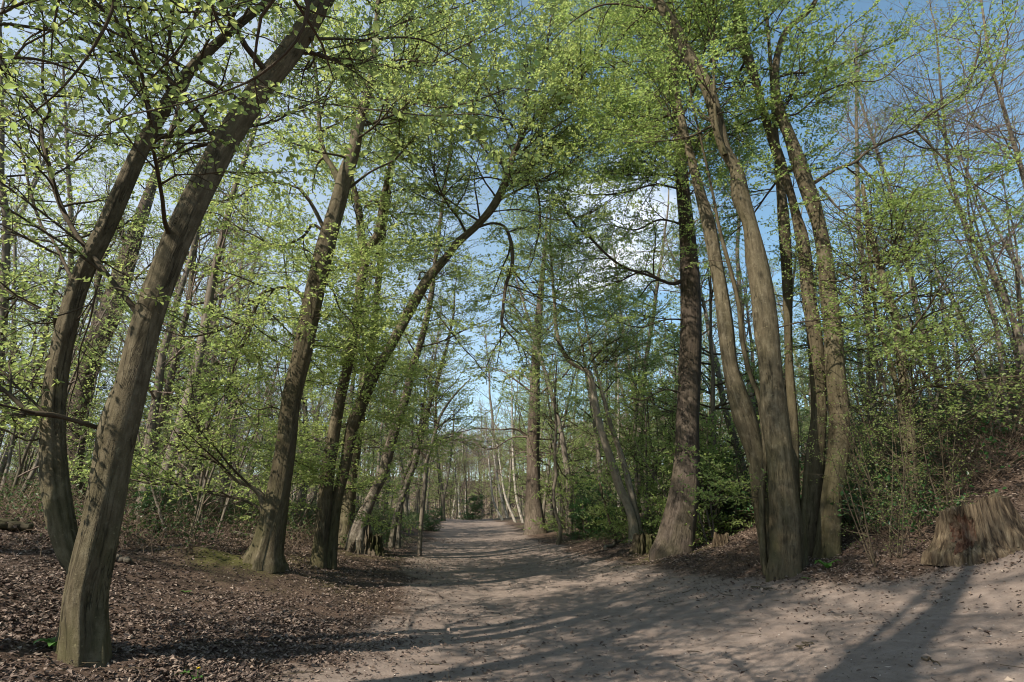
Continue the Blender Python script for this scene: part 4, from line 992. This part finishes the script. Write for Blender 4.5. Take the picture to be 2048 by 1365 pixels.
ln = g.uniform(.18, .5, n); V, F = leaves(P, g.normal(0, 1, (n, 3)), g.normal(0, 1, (n, 3)), ln, ln * .35); acc.add(V, F, 1, None, False)
tag(link('distant_wood', acc.mesh('distant_wood', [M['brown_twig'], M['far_twig']])), 'far wood of bare brown trees on the rise beyond the end of the path', 'wood', kind='stuff')

# ------------------------------------------------------------------ ground cover
def in_view(p, m=150):
    x, y, d = pxof(p); return (d > 1) & (x > -m) & (x < 2048 + m) & (y > -200) & (y < 1365 + m)
g = rngs(21)
# fallen leaves: loose, curled, off the path (few on it)
n = 900000
yy = 3.2 + 22 * g.random(n) ** 1.7; xx = g.uniform(-1, 1, n) * (yy * 1.0 + 2.5)
P = np.column_stack([xx, yy]); s = path_sd(P) + .35 * vnoise(P, .8, 7) + .2 * vnoise(P, 2.3, 8)
dens = np.where(s < 0, .02 + .30 * np.exp(s / .6), .25 + .75 * np.clip(s / .8, 0, 1)) * (.55 + .45 * vnoise(P, 1.1, 41))
dens = dens * (1 - .85 * np.exp(-(((P[:, 0] + 4.6) / 1.9) ** 2 + ((P[:, 1] - 11.0) / .8) ** 2)))
keep = (g.random(n) < dens); P = P[keep]; s = s[keep]
def gz(P):
    sdn_ = path_sd(P) + .35 * vnoise(P, .8, 7) + .2 * vnoise(P, 2.3, 8); l = np.clip((sdn_ + .45) / 1.3, 0, 1)
    return terrain(P[:, 0], P[:, 1]) + .012 * (1 - l) * vnoise(P, 1.6, 20) + l * (.03 * vnoise(P, 2.5, 22) + .018 * vnoise(P, 7, 23))
P3 = np.column_stack([P, gz(P) + g.uniform(.0, .022, len(P))])
k = in_view(P3, 120); P3 = P3[k]; n = len(P3)
az = g.uniform(0, 6.28, n); D = np.column_stack([np.cos(az), np.sin(az), g.normal(.05, .3, n)])
Nn = np.column_stack([g.normal(0, .45, n), g.normal(0, .45, n), np.ones(n)])
ln = .024 + .05 * g.random(n) ** 1.5
V, F = leaves(P3, D, norm(Nn), ln, ln * g.uniform(.4, .75, n), False, g, g.choice([-.25, .35], n)[:, None])
tag(link('leaf_litter', mesh_np('leaf_litter', V, F, None, [M['litter']], smooth4=np.zeros(len(F), bool))), 'brown fallen leaves covering the ground beside the path', 'leaf litter', kind='stuff')

# grit and clods on the beaten path
n = 40000
yy = 3.6 + 14 * g.random(n) ** 1.6; xx = g.uniform(-1, 1, n) * (yy * .95 + 1)
P = np.column_stack([xx, yy]); k = path_sd(P) < .3; P = P[k]; P3 = np.column_stack([P, gz(P)]); P3 = P3[in_view(P3, 60)]; n = len(P3)
r = .0035 + .009 * g.random(n) ** 4
o = np.array([[1, 0, 0], [0, 1, 0], [-1, 0, 0], [0, -1, 0], [0, 0, .8]])
V = P3[:, None] + (o[None] * g.uniform(.6, 1.2, (n, 5, 3))) * r[:, None, None]
F = (np.arange(n) * 5)[:, None, None] + np.array([[0, 1, 4], [1, 2, 4], [2, 3, 4], [3, 0, 4]])[None]
mm_ = NT('grit'); gg = mm_.n('NewGeometry').outputs['Random Per Island']
M['grit'] = mm_.done(mm_.bsdf(mm_.ramp(gg, [(.0, (.04, .028, .022, 1)), (.5, (.10, .075, .06, 1)), (.8, (.2, .15, .12, 1)), (.92, (.3, .24, .2, 1)), (1., (.5, .46, .42, 1))]), .95))
tag(link('grit', mesh_np('grit', V.reshape(-1, 3), None, F.reshape(-1, 3), [M['grit']])), 'small stones and clods lying on the beaten path', 'grit', kind='stuff')

n = 1500; yy = 3.4 + 17 * g.random(n) ** 1.4; xx = g.uniform(-1, 1, n) * (yy + 1.5); P = np.column_stack([xx, yy])
k = g.random(n) < np.where(path_sd(P) < 0, .16, .9); P = P[k]; n = len(P); P3 = np.column_stack([P, gz(P) + .008]); az = g.uniform(0, 6.28, n); d = np.column_stack([np.cos(az), np.sin(az), g.normal(.02, .06, n)])
Q = np.zeros((n, 5, 3)); Q[:, 0] = P3; l_ = g.uniform(.06, .45, n) ** 1.0
for q in range(1, 5):
    d = norm(d + g.normal(0, .22, (n, 3)) * np.array([1, 1, .15])); Q[:, q] = Q[:, q - 1] + d * (l_ / 4)[:, None]
Q[..., 2] = np.maximum(Q[..., 2], gz(Q[..., :2].reshape(-1, 2)).reshape(n, 5) + .003)
V, F = tubes(Q, (g.uniform(.0015, .006, n))[:, None] * np.linspace(1, .6, 5), 4)
tag(link('dead_twigs', mesh_np('dead_twigs', V, F, None, [M['twig']], bk=V)), 'small dead twigs strewn over the ground', 'twigs', kind='stuff')

def cover(name, label, n_stem, n_leaf, region, leaf_m, hmax, seed, lsz=.07, stem_l=(.4, 1.3), clump=.5, arch=-.12):
    g = rngs(seed)
    def pick(n):
        x0, x1, y0, y1 = region
        P = np.column_stack([g.uniform(x0, x1, n * 6), g.uniform(y0, y1, n * 6)])
        s = path_sd(P); ok = (s > 1.3) & (np.abs(P[:, 0]) < P[:, 1] * 1.0 + 4)
        ok &= vnoise(P, clump, seed) > g.uniform(-.6, .5, len(P))
        P = P[ok][:n]; return np.column_stack([P, gz(P)])
    A = Acc()
    S = pick(n_stem); m_ = len(S); az = g.uniform(0, 6.28, m_); d = np.column_stack([np.cos(az) * .8, np.sin(az) * .8, g.uniform(.5, 1.6, m_)]); d = norm(d)
    L_ = g.uniform(*stem_l, m_); Q = np.zeros((m_, 7, 3)); Q[:, 0] = S
    for q in range(1, 7):
        d = norm(d + g.normal(0, .12, (m_, 3)) + np.array([0, 0, arch])); Q[:, q] = Q[:, q - 1] + d * (L_ / 6)[:, None]
    V, F = tubes(Q, np.full((m_, 7), .0045) * np.linspace(1.2, .6, 7), 3); A.add(V, F, 0)
    sh = leaf_points(g, Q, n_leaf / max(1, L_.sum()), .25, .6)
    p = sh[0]; ln = g.uniform(.6, 1.3, len(p)) * lsz
    V, F = leaves(p, sh[1], sh[2], ln, ln * .65, False, g); A.add(V, F, 1, None, False)
    me = A.mesh(name, [M['dead_stem'], M[leaf_m]])
    tag(link(name, me), label, 'undergrowth', kind='stuff')
cover('bramble', 'tangle of brambles and dead stalks under the trees left of the path', 5200, 26000, (-26, -5.2, 10.5, 30), 'bramble', .8, 51)
cover('dead_bracken', 'collapsed brown bracken stalks in the wood left of the path', 5200, 9000, (-24, -5, 9.5, 28), 'litter', .6, 52, .06, (.4, 1.1), .6, -.2)
cover('bramble', 'dark brambles and ivy over the bank on the right', 8000, 75000, (6, 20, 9, 24), 'holly', .8, 53, .075)
cover('dead_bracken', 'dry brown stalks standing in the brambles on the right bank', 5500, 5000, (6.5, 20, 9, 22), 'litter', .6, 54, .05, (.5, 1.5), .6, -.1)
cover('ground_ivy', 'low green plants along the left verge of the path further up', 2600, 22000, (-11, -2.5, 17, 46), 'bramble', .4, 55, .075, (.2, .7))
cover('ground_ivy', 'low green plants along the right verge of the path further up', 2600, 22000, (1, 12, 16, 46), 'bramble', .4, 56, .075, (.2, .7))

# ------------------------------------------------------------------ stumps, logs, small plants
wood = NT('weathered_wood')
v = wood.attr('bk')
f1 = wood.noise(wood.scaled(v, (1, 1, .07)), 16, 6, .65, .2); f2 = wood.noise(v, 4, 5, .6)
c = wood.ramp(f1, [(.34, (.014, .010, .007, 1)), (.47, (.08, .058, .037, 1)), (.62, (.18, .137, .088, 1)), (.75, (.31, .25, .165, 1))])
c = wood.mix(wood.rng(f2, .5, .7, 0, .6), c, (.10, .075, .05, 1))
nz = wood.n('SeparateXYZ'); wood.l(wood.n('NewGeometry').outputs['Normal'], nz.inputs[0])
c = wood.mix(wood.math('MULTIPLY', wood.rng(nz.outputs['Z'], .5, .85), wood.rng(f2, .5, .62)), c, (.075, .08, .025, 1))
M['wood'] = wood.done(wood.bsdf(c, .9, wood.bump(f1, 1., .05), .15))
rot = NT('red_rot')
v = rot.attr('bk'); f1 = rot.noise(rot.scaled(v, (1, 1, .3)), 14, 6, .7); f2 = rot.noise(v, 7, 4, .6)
c = rot.ramp(f1, [(.3, (.025, .012, .008, 1)), (.5, (.11, .056, .036, 1)), (.72, (.22, .145, .10, 1))])
c = rot.mix(rot.rng(f2, .5, .66), c, (.19, .14, .10, 1))
M['rot'] = rot.done(rot.bsdf(c, .95, rot.bump(rot.math('ADD', f1, f2), 1., .07), .1))
M['moss_wood'] = bark('mossy_dead_wood', (.02, .016, .01, 1), (.05, .04, .026, 1), (.09, .075, .05, 1), (.055, .06, .018, 1), .9, 8, .3, .03)

def stump_mesh(name, rbase, rtop, h, seed, flutes=.10, rot_sector=None, skirt=lambda th: 0 * th, top=lambda th: 0 * th, sides=260, rings=44):
    th = np.arange(sides) / sides * 2 * np.pi; zz = np.linspace(-.25, 1, rings)
    TH, Z = np.meshgrid(th, zz)
    prof = np.where(Z > 0, rtop + (rbase - rtop) * np.exp(-Z * 2.6), rbase * (1 - Z * .3))
    q = np.stack([np.cos(TH) * 3.2, np.sin(TH) * 3.2, Z * .5], -1)
    rr = prof * (1 + flutes * 1.3 * vnoise(q, 1.0, seed) - flutes * 1.5 * np.abs(vnoise(q, 2.2, seed + 1)) + flutes * .9 * np.abs(vnoise(q, 5.5, seed + 2)) - flutes * .5 * np.clip(vnoise(q * np.array([1, 1, .4]), 11, seed + 13) - .15, 0, 1)) + skirt(TH) * np.exp(-np.clip(Z, 0, 9) * 2.2)
    sect = np.zeros_like(TH, bool)
    if rot_sector:
        a0, a1, z0, z1 = rot_sector; wb = 1.0 * vnoise(q * np.array([2.2, 2.2, 9]), 1.0, seed + 9) + .5 * vnoise(q * np.array([6, 6, 22]), 1.0, seed + 8)
        dd = ((TH - (a0 + a1) / 2) / ((a1 - a0) / 2)) ** 2 + ((Z - (z0 + z1) / 2) / ((z1 - z0) / 2)) ** 2 + .45 * wb
        sect = dd < 1
        rr = rr - .13 * np.clip(1.25 - dd, 0, 1) * (.8 + .5 * vnoise(q, 3, seed + 4))
    hh = np.where(Z > 0, Z * (h + top(TH) + .07 * vnoise(q * np.array([1, 1, 0]), 1.2, seed + 3) + .035 * vnoise(q * np.array([1, 1, 0]), 5, seed + 6)), Z * h)
    V = np.stack([rr * np.cos(TH), rr * np.sin(TH), hh], -1)
    # the broken top dips in towards a hollow
    caps = []
    for f, dz in ((.8, .01), (.55, -.05), (.28, -.10), (.04, -.12)):
        caps.append(np.stack([V[-1, :, 0] * f, V[-1, :, 1] * f, (V[-1, :, 2] - V[-1, :, 2].mean()) * f + V[-1, :, 2].mean() + dz + .03 * vnoise(q[-1] * f, 4, seed)], -1))
    V = np.concatenate([V, np.array(caps)], 0); n = len(V)
    bk = V.copy()
    i = np.arange(n - 1)[:, None] * sides; j = np.arange(sides)[None]
    F = np.stack([i + j, i + (j + 1) % sides, i + sides + (j + 1) % sides, i + sides + j], -1)
    sf = np.zeros((n - 1, sides), bool); sf[:rings - 1] = sect[:-1]
    F = F.reshape(-1, 4); sf = sf.ravel()
    V = V.reshape(-1, 3); bk = bk.reshape(-1, 3)
    def sub(sel, nm, mat):
        u, inv = np.unique(F[sel], return_inverse=True); return mesh_np(nm, V[u], inv.reshape(-1, 4), None, [mat], bk=bk[u], smooth4=np.zeros(int(sel.sum()), bool))
    return sub(~sf, name, M['wood']), (sub(sf, name + '_rot', M['rot']) if sf.any() else None)

p = at(2003, 1108)
S = link('tree_stump', None, None, p + np.array([.05, .45, -.02])); tag(S, 'big weathered tree stump with a red rotten hollow on the bank at the right', 'stump')
a, b = stump_mesh('tree_stump_wood', .58, .37, .60, 3, .085, (3.3, 4.1, .02, .86), lambda th: .40 * np.exp(-((np.angle(np.exp(1j * (th - 5.6)))) / .6) ** 2) * (.75 + .25 * np.cos(9 * th)), lambda th: .15 * np.cos(th - 5.6))
link('trunk', a, S); link('rotten_core', b, S)

p = at(1292, 1106)
S = link('tree_stump', None, None, p + np.array([0, .2, -.03])); tag(S, 'low mossy stump lump between the crooked tree and the big right oak', 'stump')
a, b = stump_mesh('mossy_stump', .38, .26, .42, 8, .2, None); a.materials[0] = M['moss_wood']; link('trunk', a, S)
p = at(742, 1109)
S = link('tree_stump', None, None, p + np.array([.02, .1, -.03])); tag(S, 'short black hollow stump at the knotty foot of the leaning tree', 'stump')
a, b = stump_mesh('hollow_stump', .32, .22, .5, 14, .25, None); a.materials[0] = M['moss_wood']; link('trunk', a, S)
p = at(1443, 1090)
S = link('tree_stump', None, None, p); tag(S, 'small worn stump in the leaf litter left of the stem clump', 'stump')
a, b = stump_mesh('small_stump', .18, .15, .2, 17, .15, None); link('trunk', a, S)
p = at(1702, 1045)
S = link('tree_stump', None, None, p); tag(S, 'dark rotten stump in the shade just right of the stem clump', 'stump')
a, b = stump_mesh('dark_stump', .42, .3, .38, 19, .3, None); a.materials[0] = M['moss_wood']; link('trunk', a, S)

# swollen foot of the burr birch
a, b = stump_mesh('burr', .40, .20, .62, 23, .26, None, lambda th: .10 * np.cos(3 * th) , lambda th: .10 * np.cos(2 * th + 1))
a.materials[0] = M['oak_bark']; o = link('burr', a, burr_tree); o.location = (.02, .03, -.02)

def log(kind, label, cat, q0, q1, r, mat='grey_bark', lift=.02, group=None, z1=None, bend=.03):
    a = at(*q0); b = at(*q1) if z1 is None else on_plane(*q1, a[1] + z1)[0]
    g = rngs(abs(int(q0[0]))); P = np.linspace(a, b, 9); P[1:-1] += g.normal(0, bend, (7, 3)) * np.array([1, 1, .3]); P[:, 2] += lift + r * .6
    if z1 is None: P[:, 2] = np.maximum(P[:, 2], terrain(P[:, 0], P[:, 1]) + r * .7)
    c = catmull(P, 30); V, F, bk = tube(c, np.linspace(r, r * .65, 30), 12, .08, 0, abs(int(q0[0])))
    A = Acc(); A.add(V, F, 0, bk)
    V2 = c[:1] - norm(c[1:2] - c[:1]) * .002
    n = 12; A.F.append(np.stack([np.arange(0, n, 2), (np.arange(0, n, 2) + 2) % n, np.full(6, A.n), np.arange(0, n, 2) + 1], -1)[:, [0, 3, 1, 2]]); A.MI.append(np.zeros(6)); A.S.append(np.zeros(6, bool)); A.V.append(V2); A.B.append(bk[:1]); A.n += 1
    tag(link(kind, A.mesh(kind, [M[mat]])), label, cat, group)
log('fallen_log', 'short pale log lying in leaves right behind the front left tree', 'log', (226, 1122), (258, 1130), .05, 'grey_bark')
log('fallen_log', 'log half hidden in brambles at the far left edge', 'log', (-10, 1058), (60, 1066), .10, 'moss_wood')
log('fallen_log', 'bleached log in the undergrowth left of the stout hornbeam', 'log', (462, 1076), (508, 1082), .09, 'grey_bark')
log('dead_pole', 'thin dead pole leaning in the litter left of the crooked tree', 'pole', (1231, 1090), (1199, 966), .035, 'twig', 0, None, .3)
log('fallen_branch', 'broken branch lying at the foot of the dead pole', 'branch', (1211, 1102), (1240, 1086), .05, 'grey_bark')
log('fallen_branch', 'stick lying on the path edge in front of the stem clump', 'branch', (1505, 1178), (1545, 1182), .012, 'twig')
log('fallen_branch', 'thin twig on the sunlit path between the broad shadows', 'branch', (1598, 1304), (1622, 1290), .006, 'twig')
log('fallen_branch', 'stick on the shaded path near the lower right corner', 'branch', (1845, 1322), (1882, 1338), .008, 'twig')

def rosette(kind, label, q, n, ln, w, seed, mat='weed', up=.7, flower=None):
    g = rngs(seed); p = at(*q); o = link(kind, None, None, p); tag(o, label, 'plant')
    A = Acc()
    for k in range(n):
        az = k * 2.4 + g.uniform(-.3, .3); L_ = ln * g.uniform(.7, 1.15); m_ = 8; t_ = np.linspace(0, 1, m_)
        ou = np.array([math.cos(az), math.sin(az), 0]); sd_ = np.array([-ou[1], ou[0], 0]); u_ = up * g.uniform(.6, 1.2)
        C = ou * (L_ * t_ * (1 - .25 * t_))[:, None] + np.array([0, 0, 1.]) * (L_ * (u_ * t_ - .75 * u_ * t_ ** 2.3))[:, None] + np.array([0, 0, .01])
        ww = w * np.sin(np.pi * np.clip(t_ * .93 + .05, 0, 1)) ** .8 * (1 + .1 * np.sin(t_ * 25))
        Vv = np.stack([C - sd_ * ww[:, None] + np.array([0, 0, .3]) * ww[:, None], C, C + sd_ * ww[:, None] + np.array([0, 0, .3]) * ww[:, None]], 1).reshape(-1, 3)
        i = np.arange(m_ - 1)[:, None] * 3; F = np.concatenate([np.concatenate([i, i + 1, i + 4, i + 3], 1), np.concatenate([i + 1, i + 2, i + 5, i + 4], 1)])
        A.add(Vv, F, 0)
    link('leaves', A.mesh(kind + '_leaves', [M[mat]]), o)
    if flower:
        st = grow(g, (0, 0, 0), (.1, .05, 1), .09, 6, 0, .05); V, F, bk = tube(st, np.full(6, .003), 6)
        A = Acc(); A.add(V, F, 0); link('stem', A.mesh('stem', [M['weed']]), o)
        A = Acc(); k = 22; az = np.arange(k) * 2.4; Pp = np.repeat(st[-1:], k, 0); Dd = np.column_stack([np.cos(az), np.sin(az), np.linspace(.1, .9, k)])
        V, F = leaves(Pp, Dd, np.tile([0, 0, 1.], (k, 1)), np.full(k, .022), np.full(k, .008)); A.add(V, F, 0)
        link('flower', A.mesh('flower', [M['yellow']]), o)
M['yellow'] = leafmat('dandelion_petal', (.75, .52, .02, 1), (.8, .6, .03, 1), (.6, .45, .02, 1), .2)
rosette('foxglove_plant', 'green foxglove rosette at the foot of the front left tree', (112, 1300), 11, .26, .038, 1)
rosette('dock_plant', 'single tuft of broad green leaves at the foot of the stem clump', (1655, 1140), 6, .26, .04, 2, up=1.1)
rosette('dandelion', 'dandelion with one yellow flower in the dead leaves at the bottom left', (393, 1362), 9, .09, .014, 3, flower=True)
rosette('weed', 'small flat weed in dead leaves below the front left tree', (365, 1350), 8, .12, .022, 4, up=.3)
rosette('weed', 'tiny weed seedling near the mossy hummock', (372, 1186), 6, .10, .02, 5, up=.3)
rosette('weed', 'small weed on the path edge in front of the stem clump', (1615, 1160), 7, .1, .018, 6, up=.4)
